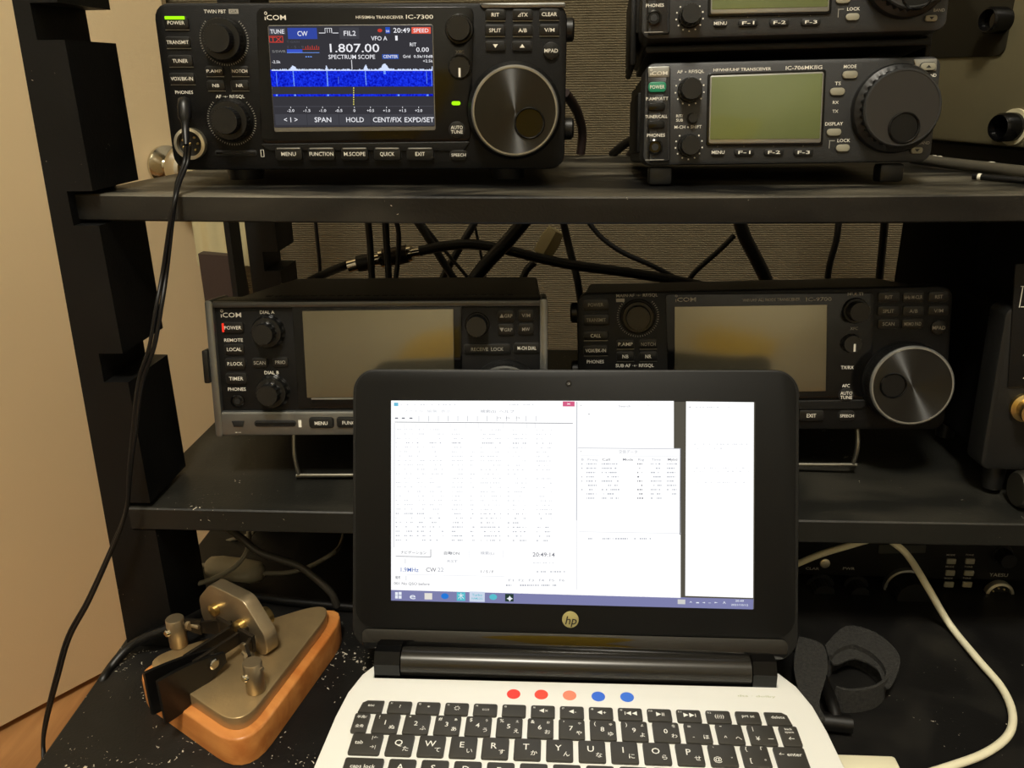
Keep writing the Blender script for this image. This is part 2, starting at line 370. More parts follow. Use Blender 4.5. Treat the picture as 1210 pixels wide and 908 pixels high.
# ================================================================= face-panel kit
def rotm(yaw, tilt, roll):
    y, t, r = map(math.radians, (yaw, tilt, roll))
    return Matrix.Rotation(y, 3, 'Z') @ Matrix.Rotation(t, 3, 'X') @ Matrix.Rotation(r, 3, 'Y')
class Face:
    """a radio: root empty at the bottom centre of its front panel; local x right, z up, -y to the viewer"""
    def __init__(s, name, c, ytr, W, H):
        s.M = rotm(*ytr); s.W, s.H = W, H
        s.o = Vector(c)+s.M @ Vector((0, 0, -H/2))
        s.root = empty(name, s.o, s.M); s.n = s.M.col[1]; s.let = {}
        s.w2l = s.M.transposed()
    def uv(s, px, py, h=0):
        r = ray(px, py); O = s.o-s.n*h; t = s.n.dot(O)/s.n.dot(r); l = s.w2l @ (r*t-s.o); return (l.x, l.z)
    def k(s, px, py):   # metres per pixel on the panel there
        a = s.uv(px-5, py); b = s.uv(px+5, py); c = s.uv(px, py-5); d = s.uv(px, py+5)
        return math.dist(a, b)/10, math.dist(c, d)/10
    def part(s, name, mb, mt, loc=(0, 0, 0), parent=None, **k): return obj(name, mb, mt, parent or s.root, loc, **k)
    def txt(s, t, px, py, w, h, mt=None, y=.0001, align=.5):
        mt = mt or WHITE; x, z = s.uv(px, py); kx, kz = s.k(px, py)
        s.let.setdefault(mt.name, (MB(), mt))[0].text(t, x, z, w*kx, h*kz, y=y+s.hh, align=align)
    hh = 0
    def bar(s, px, py, w, h, mt=None, y=.0001):
        mt = mt or WHITE; x, z = s.uv(px, py); kx, kz = s.k(px, py)
        s.let.setdefault(mt.name, (MB(), mt))[0].rect(x, z, w*kx, h*kz, y=y+s.hh)
    def ticks(s, px, py, r, n=40, l=2.0, a0=-225, a1=45, mt=None, wd=.7):
        mt = mt or DIMW; x, z = s.uv(px, py); k, _ = s.k(px, py); mb = s.let.setdefault(mt.name, (MB(), mt))[0]
        for i in range(n+1):
            a = math.radians(a1+(a0-a1)*i/n); c, d = math.cos(a), math.sin(a); r0, r1 = r*k, (r+l)*k; w = wd*k/2
            y = -s.hh-.0001
            mb.faces([(x+c*r0-d*w, y, z+d*r0+c*w), (x+c*r1-d*w, y, z+d*r1+c*w), (x+c*r1+d*w, y, z+d*r1-c*w), (x+c*r0+d*w, y, z+d*r0-c*w)], [(0, 1, 2, 3)])
    def flush_text(s):
        for mb, mt in s.let.values():
            o = s.part('lettering', mb, mt, flat=True); o['kind'] = 'stuff'
        s.let = {}
    def button(s, px, py, w, h, t='', tw=None, th=None, d=.0014, mt=None, tm=None, r=.25, round_=False, name='button', line=None):
        x, z = s.uv(px, py); kx, kz = s.k(px, py); W, H = w*kx, h*kz; mt = mt or BTN
        P = circle(W/2, 22) if round_ else rrect(W, H, min(W, H)*r, 3)
        q = s.part('button_recess', MB().prism(inset(P, -.0004), s.hh, s.hh+.0002), RECESS, (x, 0, z), smooth=0)
        b = s.part(name, MB().prism(P, s.hh, s.hh+d, .0004), mt, (x, 0, z), smooth=40)
        if t:
            mb = MB(); ln = t.split('\n'); th = th or h*.45; n = len(ln)
            for i, u in enumerate(ln):
                mb.text(u, 0, ((n-1)/2-i)*th*1.25*kz, (tw or w*.8)*kx, th*kz, y=s.hh+d+.00015)
            obj('legend', mb, tm or WHITE, b, flat=True)
        if line: s.part('highlight_line', MB().box((0, 0, 0), (W*.98, .0004, .0005)), line, (x, -s.hh-.0004, z-H/2-.0004), smooth=0)
        return b
    def knob(s, px, py, rings, name='knob', mt=None, n=64, flute=(24, .0004), cap=None, pointer=None):
        # rings: list of (radius_px, height) steps; px measured on the panel
        x, z = s.uv(px, py); k, _ = s.k(px, py)
        prof = [(.0005, s.hh)]; h0 = s.hh
        for i, (r, h) in enumerate(rings):
            R = r*k
            prof += [(R, h0), (R, h0+.0004, 1), (R*.985, s.hh+h-.0008, 1), (R*.93, s.hh+h)]; h0 = s.hh+h
        prof.append((.0004, h0))
        o = s.part(name, MB().lathe(prof, n, flute=flute), mt or KNOB, (x, 0, z), smooth=30)
        return o, (x, z, h0, rings[-1][0]*k)

def shell(F, depth, px_bev=.004, face_mat=PLASTIC, case_mat=CASE, body=(0, 0), r=.006, fd=.022, top_drop=.003, name='front_panel'):
    W, H = F.W, F.H
    F.part(name, MB().prism(rrect(W, H, r, 5, 0, H/2), -fd, 0, .0016), face_mat, smooth=40)
    w, h = W-2*body[0]-.006, H-top_drop*2
    F.part('case', MB().prism(rrect(w, h, .003, 3, 0, H/2+body[1]), -depth, -fd+.0005, 0), case_mat, smooth=40)
    mb = MB()
    for i in range(28):
        for j in range(2):
            mb.box((-w*.40+i*w*.8/27, fd+.02+j*.012, H/2+h/2+body[1]+.0001), (w*.018, .005, .0006))
    F.part('vent_slots', mb, RECESS, smooth=0)

def icom(F, px, py, w, h, mt=None):
    F.txt('ıCOM', px, py+h*.05, w, h, mt)
    x, z = F.uv(px-w*.455, py-h*.78); k, _ = F.k(px, py); mt = mt or WHITE
    mb = F.let[mt.name][0]; R = h*.30*k; y = -F.hh-.0001
    for i in range(12):
        a, b = 2*math.pi*i/12, 2*math.pi*(i+1)/12
        mb.faces([(x+R*math.cos(t)*q, y, z+R*math.sin(t)*q) for t, q in ((a, 1), (b, 1), (b, .62), (a, .62))], [(0, 1, 2, 3)])
def sdslot(F, px, py, w, h):
    x, z = F.uv(px, py); kx, kz = F.k(px, py)
    o = F.part('card_slot', MB().prism(rrect(w*kx, h*kz, h*kz*.45, 3), F.hh, F.hh+.0006, .0003), RECESS, (x, 0, z))
    obj('slot_opening', MB().box((0, -F.hh-.0008, 0), (w*kx*.92, .0004, h*kz*.3)), GLOSS, o)
def jack(F, px, py, r, mt=None):
    x, z = F.uv(px, py); k, _ = F.k(px, py); R = r*k
    o = F.part('headphone_jack', MB().lathe([(R, F.hh), (R, F.hh+.0012), (R*.8, F.hh+.0016), (R*.72, F.hh+.0006)], 24), mt or GLOSS, (x, 0, z))
    obj('jack_hole', MB().lathe([(R*.45, F.hh+.0003), (R*.45, F.hh+.0012), (R*.42, F.hh+.0012)], 18), RECESS, o)

# ================================================================= transceiver 1: lit blue waterfall
F = Face('radio_transceiver', (-.1165, .5196, -.0063), (3.94, -.97, .59), .24, .094)
tag(F.root, 'black transceiver on the upper shelf with a lit screen showing a blue waterfall', 'radio')
shell(F, .225, r=.009, face_mat=PLASTIC)
def quad_px(F, pts, h0, h1, bev=.0006):
    return MB().prism([F.uv(x, y) for x, y in pts], h0, h1, bev)
def glass_poly(F, x0, y0, x1, y1, x2, y2, x3, y3, rad=6, n=5):
    # rounded quadrilateral given clockwise from top left in panel pixels -> ccw local outline
    c = [Vector(F.uv(x0, y0)), Vector(F.uv(x3, y3)), Vector(F.uv(x2, y2)), Vector(F.uv(x1, y1))]
    k, _ = F.k((x0+x2)/2, (y0+y2)/2); r = rad*k; P = []
    for i in range(4):
        a, b, d = c[i-1], c[i], c[(i+1) % 4]; u = (a-b).normalized(); v = (d-b).normalized()
        p, q = b+u*r, b+v*r
        for j in range(n+1):
            t = j/n; P.append(tuple(p*(1-t)**2+b*2*t*(1-t)+q*t*t))
    return P
F.part('screen_surround', MB().prism(glass_poly(F, 303, 9, 560, 8, 556, 168, 309, 170, 10), 0, .0012, .0006), GLOSS)
F.part('trim_bar', MB().prism(glass_poly(F, 308, 170, 556, 167, 548, 178, 318, 178, 4), 0, .0014, .0006), SILVER if False else PLASTIC2)
F.part('top_trim', MB().prism(glass_poly(F, 566, 4, 668, 3, 668, 9, 570, 10, 2), 0, .0016, .0008), STRIPE)
F.part('display_bezel', MB().prism(glass_poly(F, 317, 30, 512, 29, 515, 154, 325, 156, 3), .001, .0016, .0003), mat('screen_edge_grey', S(105, 102, 92), .3))
LCDBG = emis('lcd_dark_grey', S(54, 53, 58), 1)
scr = F.part('display', MB().poly(glass_poly(F, 318, 31, 511, 30, 513.5, 149, 325, 150.5, 1), .0018), LCDBG, flat=True)
F.hh = .0018
SCW = emis('lcd_white', S(240, 240, 245), 1.0); SCB = emis('lcd_button_blue', S(52, 72, 160), 1); SCR = emis('lcd_red', S(205, 62, 48), 1)
SCG = emis('lcd_grey', S(78, 78, 86), 1); SCL = emis('lcd_light_blue', S(120, 165, 255), 1); SCK = emis('lcd_key_grey', S(66, 66, 72), 1); SCY = emis('lcd_yellow', S(225, 215, 110), 1)
def c2p(x, y): return 310+x/5.5, y/5.5
def waterfall_mat():
    M = emis('waterfall_blue', S(10, 22, 215)); nt = M.node_tree; L = nt.links.new
    tc = nt.nodes.new('ShaderNodeTexCoord'); n = nt.nodes.new('ShaderNodeTexNoise'); n.inputs['Scale'].default_value = 900; n.inputs['Detail'].default_value = 4
    L(tc.outputs['Object'], n.inputs['Vector']); r = nt.nodes.new('ShaderNodeValToRGB')
    r.color_ramp.elements[0].position = .35; r.color_ramp.elements[0].color = S(6, 12, 170); r.color_ramp.elements[1].position = .7; r.color_ramp.elements[1].color = S(30, 60, 255)
    L(n.outputs['Fac'], r.inputs[0]); e = [q for q in nt.nodes if q.type == 'EMISSION'][0]; L(r.outputs[0], e.inputs[0]); return M
WF = waterfall_mat()
def sb(x0, y0, x1, y1, mt, y=.0001):
    a, b = c2p((x0+x1)/2, (y0+y1)/2); F.bar(a, b, (x1-x0)/5.5, (y1-y0)/5.5, mt, y)
def st(t, x, y, w, h, mt=SCW): a, b = c2p(x, y); F.txt(t, a, b, w/5.5, h/5.5, mt, y=.0003)
sb(48, 185, 155, 225, SCG); st('TUNE', 102, 206, 90, 28)
sb(50, 235, 140, 278, SCR); sb(54, 240, 136, 273, LCDBG, .00015); st('TX', 95, 257, 72, 30, SCR)
sb(170, 183, 360, 255, SCB); st('CW', 266, 219, 66, 32)
sb(505, 180, 632, 255, SCK); st('FIL2', 572, 217, 78, 32)
for q in ((372, 214, 412, 218), (460, 214, 498, 218), (410, 184, 450, 187)): sb(*q, SCW)
for q in ((410, 184, 413, 216), (424, 190, 427, 214), (440, 190, 443, 214), (452, 184, 456, 216)): sb(*q, SCW)
x, y = c2p(767, 200); F.txt('●', x, y, 5.4, 5.4*.72, SCR, y=.0003)
sb(803, 178, 832, 218, emis('lcd_card_blue', S(40, 80, 190), 1)); st('50', 817, 204, 22, 14)
st('20:49', 908, 198, 108, 32); sb(972, 178, 1096, 220, emis('lcd_speed_red', S(228, 92, 70), 1)); st('SPEED', 1033, 199, 98, 26)
st('VFO A', 762, 250, 104, 28); st('1', 874, 248, 15, 32)
st('T-GAIN', 205, 273, 82, 14, SCG); st('1 · 5 · 9', 222, 307, 105, 18, SCG); st('S/SWR', 114, 335, 88, 16, emis('lcd_mid_grey', S(135, 135, 135), 1))
for i in range(7): sb(285+i*14, 303+(-6 if i % 2 else 0), 289+i*14, 318, SCR)
sb(165, 322, 265, 342, emis('lcd_meter_blue', S(60, 85, 200), 1)); sb(165, 342, 375, 345, SCW if False else SCL); sb(265, 320, 375, 323, SCR)
st('1.807.00', 603, 312, 320, 56); st('RIT', 982, 290, 42, 24); st('0.00', 1043, 323, 82, 30)
st('SPECTRUM SCOPE', 585, 370, 302, 28); sb(782, 354, 888, 384, emis('lcd_centre_blue', S(52, 88, 175), 1)); st('CENTER', 836, 368, 94, 20)
st('Grid', 940, 367, 48, 20); st('0.5k/10dB', 1048, 367, 124, 18); st('-2.5k', 96, 403, 55, 18); st('+2.5k', 1078, 397, 64, 18); st('▸▸▸', 308, 369, 44, 20, SCL)
sb(62, 455, 1108, 563, WF); sb(76, 612, 1112, 626, WF)
mb = F.let.setdefault('lcd_trace', (MB(), emis('lcd_trace', S(215, 228, 255), 1)))[0]
i = 0; xx = 66
while xx < 1106:
    h = 5+random.random()*9
    for pk, ph, pw in ((205, 26, 16), (420, 30, 4), (675, 30, 9), (797, 34, 24), (1105, 18, 4)):
        h += ph*math.exp(-((xx-pk)/pw)**2)
    a, b_ = F.uv(*c2p(xx, 461)), F.uv(*c2p(xx+4.4, 461-h))
    mb.faces([(a[0], -F.hh-.0002, a[1]), (b_[0], -F.hh-.0002, a[1]), (b_[0], -F.hh-.0002, b_[1]), (a[0], -F.hh-.0002, b_[1])], [(0, 1, 2, 3)]); xx += 4.2
for x0, x1, a, b, wd in ((96, 102, 470, 562, 3), (205, 213, 462, 562, 6), (424, 430, 462, 562, 8), (672, 679, 462, 555, 6), (797, 799, 462, 482, 14), (1068, 1072, 465, 545, 3), (1100, 1103, 465, 560, 3), (498, 500, 500, 545, 2)):
    y = a
    while y < b:
        t = (y-a)/(b-a) if b > a else 0; xc = x0+(x1-x0)*t; sb(xc-wd/2, y, xc+wd/2, min(y+9, b), SCL, .0002); y += 11
for xc in (100, 218, 432, 888, 1076): sb(xc-6, 614, xc+6, 624, SCL, .0002)
sb(583, 390, 587, 450, SCW, .0002)
for i in range(8): sb(597-3, 568+i*15, 600, 577+i*15, SCY, .0002)
sb(80, 690, 1112, 693, SCG)
for t, x in (('-2.0', 190), ('-1.5', 294), ('-1.0', 396), ('-0.5', 501), ('0', 602), ('+0.5', 706), ('+1.0', 810), ('+1.5', 914), ('+2.0', 1018)):
    st(t, x, 718, 46 if t != '0' else 13, 18); sb(x-2, 693, x+1, 703, SCW)
for i in range(5): sb(90+i*207, 742, 293+i*207, 812, SCK)
for t, x, wd in (('< 1 >', 190, 88), ('SPAN', 398, 108), ('HOLD', 606, 114), ('CENT/FIX', 815, 186), ('EXPD/SET', 1022, 190)): st(t, x, 777, wd, 32)
for mb, mt in F.let.values(): obj('screen_graphics', mb, mt, scr, flat=True)['kind'] = 'stuff'
F.let = {}
F.hh = .0013
icom(F, 326, 20.5, 25, 6); F.txt('HF/50MHz TRANSCEIVER', 449, 20.5, 56, 3.6); F.txt('IC-7300', 496, 20, 32, 5)
F.flush_text(); F.hh = 0
F.txt('TWIN PBT', 254, 13.5, 26, 4.4); F.bar(276, 13.5, 11.5, 5.5, DIMW); F.txt('CLR', 276, 13.5, 8, 3.2, RECESS, y=.0002)
F.txt('PHONES', 217.6, 109, 21, 4); F.txt('AF ·◦· RF/SQL', 272, 114, 34, 4)
F.txt('◎·MULTI', 542, 12.5, 24, 4.6); F.txt('TX/RX', 539, 116, 16, 4)
for b in ((209, 27, 29, 15, 'POWER', 20, 4.4), (211, 50, 29, 13, 'TRANSMIT', 26, 4.4), (214, 72, 29, 13, 'TUNER', 18, 4.4), (216, 93, 30, 13, 'VOX/BK-IN', 26, 4.4),
          (254, 84, 21, 11.5, 'P.AMP', 18, 3.8), (284, 84, 21, 11.5, 'NOTCH', 18, 4), (256, 101, 21, 11.5, 'NB', 8, 4), (284, 101, 21, 11.5, 'NR', 8, 4),
          (585.4, 17.5, 24, 13, 'RIT', 9, 4.6), (617.5, 17.5, 24, 13, '⊿TX', 12, 4.6), (649, 17, 24, 13, 'CLEAR', 18, 4.6),
          (585, 36, 24, 13, 'SPLIT', 14, 4.6), (617.5, 36, 24, 13, 'A/B', 10, 4.6), (649, 35.5, 24, 13, 'V/M', 12, 4.6)):
    F.button(b[0], b[1], b[2], b[3], b[4], b[5], b[6], line=STRIPE)
F.button(585.4, 54.5, 24, 12, '▼', 6, 4, mt=PLASTIC2); F.button(617, 54.5, 24, 12, '▲', 6, 4, mt=PLASTIC2)
F.button(651, 60, 19, 19, 'MPAD', 16, 4.6, round_=True, d=.002)
F.part('power_indicator', MB().box((0, 0, 0), (.0114, .001, .0017), .0003), LED_G, (F.uv(207.5, 21.3)[0], -.0016, F.uv(207.5, 21.3)[1]), smooth=0)
for t, x, tw in (('MENU', 342.4, 17), ('FUNCTION', 381, 28), ('M.SCOPE', 420, 25), ('QUICK', 458.3, 17), ('EXIT', 497, 11)):
    F.button(x, 181.5, 31.5, 15, t, tw, 4.6, d=.003)
    q = F.uv(x, 175.3); F.part('button_glint_bar', MB().box((0, 0, 0), (.0143, .0012, .0009), .0003), SILVER, (q[0], -.0030, q[1]))
F.hh = .0012
x, z = F.uv(539, 122); F.part('transmit_indicator', MB().prism(rrect(.0053, .0023, .0011, 4), F.hh, F.hh+.0006), LED_G, (x, 0, z))
F.button(540, 153, 18, 18, 'AUTO\nTUNE', 14, 4.2, round_=True, d=.0009)
F.hh = 0
F.button(542, 183, 21, 12, 'SPEECH', 17, 3.6, round_=False, r=.48)
F.ticks(265, 47, 27, 46); F.ticks(274, 142, 27, 46)
F.knob(265, 47, [(26, .0015), (24, .0075), (16, .0145)], 'tuning_knob', n=96, flute=(32, .0004))
F.knob(274, 142, [(25, .0015), (23, .0075), (15.5, .0145)], 'volume_knob', n=96, flute=(32, .0004))
F.hh = .0012
F.knob(543, 35, [(17, .003), (13.8, .012)], 'multi_knob', flute=(24, .0003))
k_, (x, z, h, r) = F.knob(543.5, 80, [(14, .0012), (12.5, .0055)], 'clarifier_knob', flute=(12, .0006))
F.part('pointer', MB().box((0, 0, 0), (.0012, .0003, .005)), WHITE, (x, -h-.0001, z-r*.45), smooth=0)
F.txt('XFC', 543.5, 61.5, 10, 4, DIMW); F.flush_text()
F.hh = 0
def main_knob(F, px, py, rs, rf, h, dimple, rd, name='main_dial', ribs=(64, .0005)):
    x, z = F.uv(px, py); k, _ = F.k(px, py); Rs, Rf = rs*k, rf*k*(1-h/.5)
    o = F.part(name, MB().lathe([(.001, 0), (Rs, 0), (Rs, .003), (Rs*.97, .0045), (Rf*1.045, .006), (Rf*1.05, .0065, 1), (Rf*1.04, h-.0025, 1), (Rf*1.02, h-.0012)], 192, flute=ribs), KNOB, (x, 0, z), smooth=28)
    obj('dial_rim', MB().lathe([(Rf*1.035, h-.0022), (Rf*1.035, h-.0006), (Rf*1.0, h+.0003), (Rf*.965, h+.0003), (Rf*.96, h-.0006)], 96), SILVER if F is not F706 else GREYP, o)
    d = F.uv(dimple[0], dimple[1], h); dx, dz = d[0]-x, d[1]-z; Rd = rd*k*.96
    # face disc with a circular finger dimple hole
    n = 72; V = []; Fc = []
    for i in range(n):
        a = 2*math.pi*i/n; V.append((Rf*.97*math.cos(a), -h, Rf*.97*math.sin(a)))
    for i in range(n):
        a = 2*math.pi*i/n; u = Vector((math.cos(a), math.sin(a))); D = Vector((dx, dz)); bq = D.dot(u); t = -bq+math.sqrt(max(0, bq*bq-D.length_squared+(Rf*.97)**2))
        V[i] = (dx+u.x*t, -h, dz+u.y*t); V.append((dx+u.x*Rd, -h, dz+u.y*Rd))
    for i in range(n):
        j = (i+1) % n; Fc.append((i, j, n+j, n+i))
    obj('face_disc', MB().faces(V, Fc), DISC if F is not F706 else F706_DISC, o)
    mb = MB().lathe([(Rd, h-.0002), (Rd*.985, h-.0002), (Rd*.95, h-.0012), (Rd*.75, h-.0026), (Rd*.4, h-.0036), (.0003, h-.0039)], 40)
    dimp = obj('finger_dimple', mb, GLOSS, o, (dx, 0, dz), smooth=60)
    obj('dimple_ring', MB().lathe([(Rd*1.10, h), (Rd*1.08, h+.0009), (Rd*1.02, h+.0013), (Rd*.96, h+.0009), (Rd*.93, h-.0008)], 40), GLOSS, o, (dx, 0, dz))
    return o
F706 = None; F706_DISC = None
main_knob(F, 608, 131, 55, 50, .016, (625.6, 145.5), 17)
# microphone socket
def mic_socket(F, px, py, R, name='microphone_socket', mt=None):
    x, z = F.uv(px, py); k, _ = F.k(px, py); r = R*k
    o = F.part(name, MB().lathe([(r*.98, 0), (r, .0035), (r*.97, .0048), (r*.78, .0052), (r*.75, .001)], 40), mt or NICKEL, (x, 0, z))
    obj('socket_insert', MB().lathe([(r*.77, .0006), (r*.77, .0022), (.0002, .0022)], 32), RECESS, o)
    mb = MB()
    for i in range(7): mb.lathe([(.0007, .002), (.0007, .0036), (.0002, .004)], 8, c=(r*.48*math.cos(i*.898), 0, r*.48*math.sin(i*.898)))
    mb.lathe([(.0007, .002), (.0007, .0036), (.0002, .004)], 8)
    obj('contact_pin', mb, BRASS, o); return o
mic_socket(F, 226.8, 169.5, 18.5)
sdslot(F, 279, 181, 50, 7); F.txt('▯', 310, 180, 4, 6)
F.txt('◘', 224, 140, 2, 3)
for px, py, w, h in ((676, 33, 11, 28), (673, 153, 12, 26)):
    x, z = F.uv(px, py); k, _ = F.k(px, py)
    F.part('side_screw', MB().lathe([(h*k*.5, 0), (h*k*.5, w*k*1.3), (h*k*.42, w*k*1.5)], 24, axis='x'), KNOB, (F.W/2-.003, .016, z))
for sx in (-.085, .085): F.part('foot', MB().lathe([(.011, -.008), (.012, -.001), (.012, .003)], 20, axis='z', c=(sx, .03, 0)), KNOB)
F.flush_text()
FA = F

# headphone plug and lead
px_, pz_ = F.uv(218, 131)
jp = F.o+F.M @ Vector((px_, -.001, pz_))
plug = empty('headphone_lead', jp); tag(plug, 'thin black headphone lead plugged into the transceiver with the lit blue screen', 'cable')
def rel(o, pts): return [Vector(p)-o.location for p in pts]
q0 = PY(218, 121, .497); q1 = PY(219, 150, .488); q2 = PY(220, 172, .484)
obj('plug_body', MB().tube(rel(plug, [PY(217.5, 116.5, .4985), PY(217.6, 118, .498), PY(218, 126, .496), PY(218.6, 139, .4935), PY(219, 143, .4925), PY(219, 146, .492), PY(219.3, 158, .489), q2]), .004, 16, [.0018, .0034, .0040, .0038, .0027, .0022, .0021, .0015]), KNOB, plug, smooth=70)
obj('plug_shaft', MB().tube([jp-plug.location, PY(218, 128, .4965)-plug.location], .0028, 12), KNOB, plug)
pts = [q2, PY(218, 192, .482), PY(210, 215, .470), PY(207, 235, .460), PY(203, 265, .459), PY(197, 320, .462), PY(191, 360, .452), PY(182, 410, .448), PY(168, 452, .447), PY(160, 510, .446), PY(154, 555, .445), PY(150, 600, .444), PY(135, 640, .443), PY(104, 708, .440), PY(80, 752, .437), PY(66, 800, .43), PY(54, 850, .425), PY(51, 880, .42), PY(53, 912, .41), PY(48, 1000, .40)]
obj('lead', MB().tube(smooth_path(rel(plug, pts)), .00135, 8), CABLE, plug, smooth=80)
obj('lead', MB().tube(smooth_path(rel(plug, [p+Vector((.0024*math.cos(i*.45), -.0012+.0008*math.sin(i*.9), 0)) for i, p in enumerate(pts)])), .00115, 8), CABLE, plug, smooth=80)

# ================================================================= compact transceivers (pair)
def compact(name, c, ytr, label, pts, upper):
    global F706, F706_DISC
    F = Face(name, c, ytr, .167, .058); F706 = F
    tag(F.root, label, 'radio', 'stacked pair of small grey transceivers')
    F.part('front_panel', MB().prism(rrect(F.W, F.H, .006, 5, 0, F.H/2), -.03, 0, .002), GREYP, smooth=40)
    F.part('case', MB().prism(rrect(F.W-.004, F.H-.004, .003, 3, 0, F.H/2), -.16, -.0295), CASE)
    mapx = lambda px, py: pts(px, py)
    P = lambda px, py: mapx(px, py)
    def B(px, py, *a, **k): q = P(px, py); return F.button(q[0], q[1], *a, **k)
    def T(t, px, py, *a, **k): q = P(px, py); F.txt(t, q[0], q[1], *a, **k)
    q = [P(*t) for t in ((764, 80), (792, 79), (791, 191), (767, 192))]
    F.part('left_trim', MB().prism(glass_poly(F, *[v for t in q for v in t], rad=3), 0, .003, .0015), GREYP)
    q = [P(*t) for t in ((765, 80), (791, 79), (790, 92), (766, 92))]
    F.hh = .003
    F.part('logo_plate', MB().prism(glass_poly(F, *[v for t in q for v in t], rad=2), .0025, .0033, .0003), SILVER)
    F.hh = .0034; q = P(778, 87); icom(F, q[0], q[1], 20, 4.6, WHITE); F.hh = .003
    GRB = mat('green_lit_button', S(20, 110, 78), .4, emit=S(20, 130, 90), estr=.15)
    B(776, 103.5, 21, 12, 'POWER', 17, 4.4, mt=GRB, r=.35)
    T('P.AMP/ATT', 776, 117, 26, 3.8); B(775, 127, 20, 9, mt=GLOSS, r=.4); T('TUNER/CALL', 775, 138, 26, 3.8); B(774.6, 148, 20, 9, mt=GLOSS, r=.4)
    T('PHONES', 774.6, 160, 21, 4); q = P(773.4, 174); jack(F, q[0], q[1], 9)
    q = P(773, 189); F.bar(q[0], q[1], 22, .8, DIMW)
    F.flush_text(); F.hh = 0
    T('AF ◦ RF/SQL', 816, 84.5, 32, 3.8); T('HF/VHF/UHF TRANSCEIVER', 877, 82, 68, 3.6); T('IC-706MKⅡG', 950, 79.8, 43, 4.6)
    T('RIT/', 803, 137, 8, 3.4); T('SUB', 803, 142, 8, 3.4); T('M-CH ◦ SHIFT', 813, 150, 32, 3.8)
    for x, y, r in ((815, 106.5, 14), (814, 172, 13)):
        q = P(x, y); F.ticks(q[0], q[1], r+2.2, 10, 1.6, mt=WHITE, wd=1.6)
        F.knob(q[0], q[1], [(r+.5, .004), (r-1.5, .011)], 'knob', flute=(20, .0005))
    q = P(818, 140); F.knob(q[0], q[1], [(6.5, .002), (5.5, .004)], 'small_knob', n=32, flute=(10, .0003))
    q = [P(*t) for t in ((836, 87), (976, 82), (972, 172), (834, 173))]
    F.part('display_frame', MB().prism(glass_poly(F, *[v for t in q for v in t], rad=4), 0, .0012, .0006), GLOSS)
    q = [P(*t) for t in ((838.5, 90), (973, 85), (969, 169), (837, 170))]
    F.part('display_rim', MB().prism(glass_poly(F, *[v for t in q for v in t], rad=3), .001, .0016, .0004), SILVER)
    q = [P(*t) for t in ((840.5, 91.5), (971, 87), (967.5, 164), (838.5, 165))]
    F.part('display', MB().prism(glass_poly(F, *[v for t in q for v in t], rad=1.5), .0012, .0019, .0001), GREENLCD)
    for t, x, w in (('MENU', 848, 16), ('F-1', 879, 23), ('F-2', 914, 23), ('F-3', 949, 23)):
        B(x, 180, w, 8.5, t, w*.62 if t != 'MENU' else 15, 4, mt=PLASTIC2, r=.45); q = P(x, 170.5 if x > 900 else 171); F.bar(q[0], q[1]+1.3, .8, 3, DIMW)
    T('MODE', 1004.5, 78.5, 15, 4); B(1004, 88.4, 18, 9, mt=WBTN, r=.48); T('TS', 990, 98.5, 7, 4); B(989, 108.3, 17.5, 9, mt=WBTN, r=.48)
    T('RX', 987.5, 121, 7, 3.6); T('TX', 987, 131.4, 7, 3.6); T('DISPLAY', 985.5, 146.3, 21, 4); B(985, 156.3, 17, 8.5, mt=WBTN, r=.48)
    T('LOCK', 997, 166, 15, 4); B(995.5, 175, 16, 8.5, mt=WBTN, r=.48)
    q = P(980, 171); F.bar(q[0], q[1], .8, 9, DIMW); q = P(983, 166.3); F.bar(q[0], q[1], 7, .8, DIMW)
    q = [P(*t) for t in ((1079, 70), (1107, 69.5), (1106, 84), (1083, 84))]
    F.part('band_plate', MB().prism(glass_poly(F, *[v for t in q for v in t], rad=2), 0, .0008, .0003), SILVER)
    F.hh = .0008; B(1095.6, 79, 18, 9, '▲', 6, 3, mt=WBTN, tm=RECESS, r=.45); F.hh = 0
    T('BAND', 1100, 89, 13, 3.6); T('BAND', 1092, 168.8, 13, 3.6, DIMW); B(1082.6, 177.8, 14, 7.5, '▼', 6, 3, mt=WBTN, tm=RECESS, r=.4)
    F706_DISC = mat('flat_grey_disc', S(40, 38, 35), .45, spec=.3)
    q = P(1057, 129); d = P(1068, 151); main_knob(F, q[0], q[1], 52, 44.5, .013, d, 17.5, ribs=(32, .0012))
    for sx in (-1, 1): F.part('side_bracket', MB().box((sx*(F.W/2), .07, F.H*.45), (.0036, .08, F.H*.62), .001), CASE)
    F.flush_text()
    return F
FL = compact('compact_transceiver', (.1327, .5156, -.0219), (-1.3, -5.5, -.6),
        'small grey transceiver with green LCD resting on the upper shelf, lower of the pair', lambda x, y: (x, y), False)
for sx in (-.072, .064): FL.part('foot', MB().box((sx, .012, -.006), (.014, .014, .011), .002), KNOB)
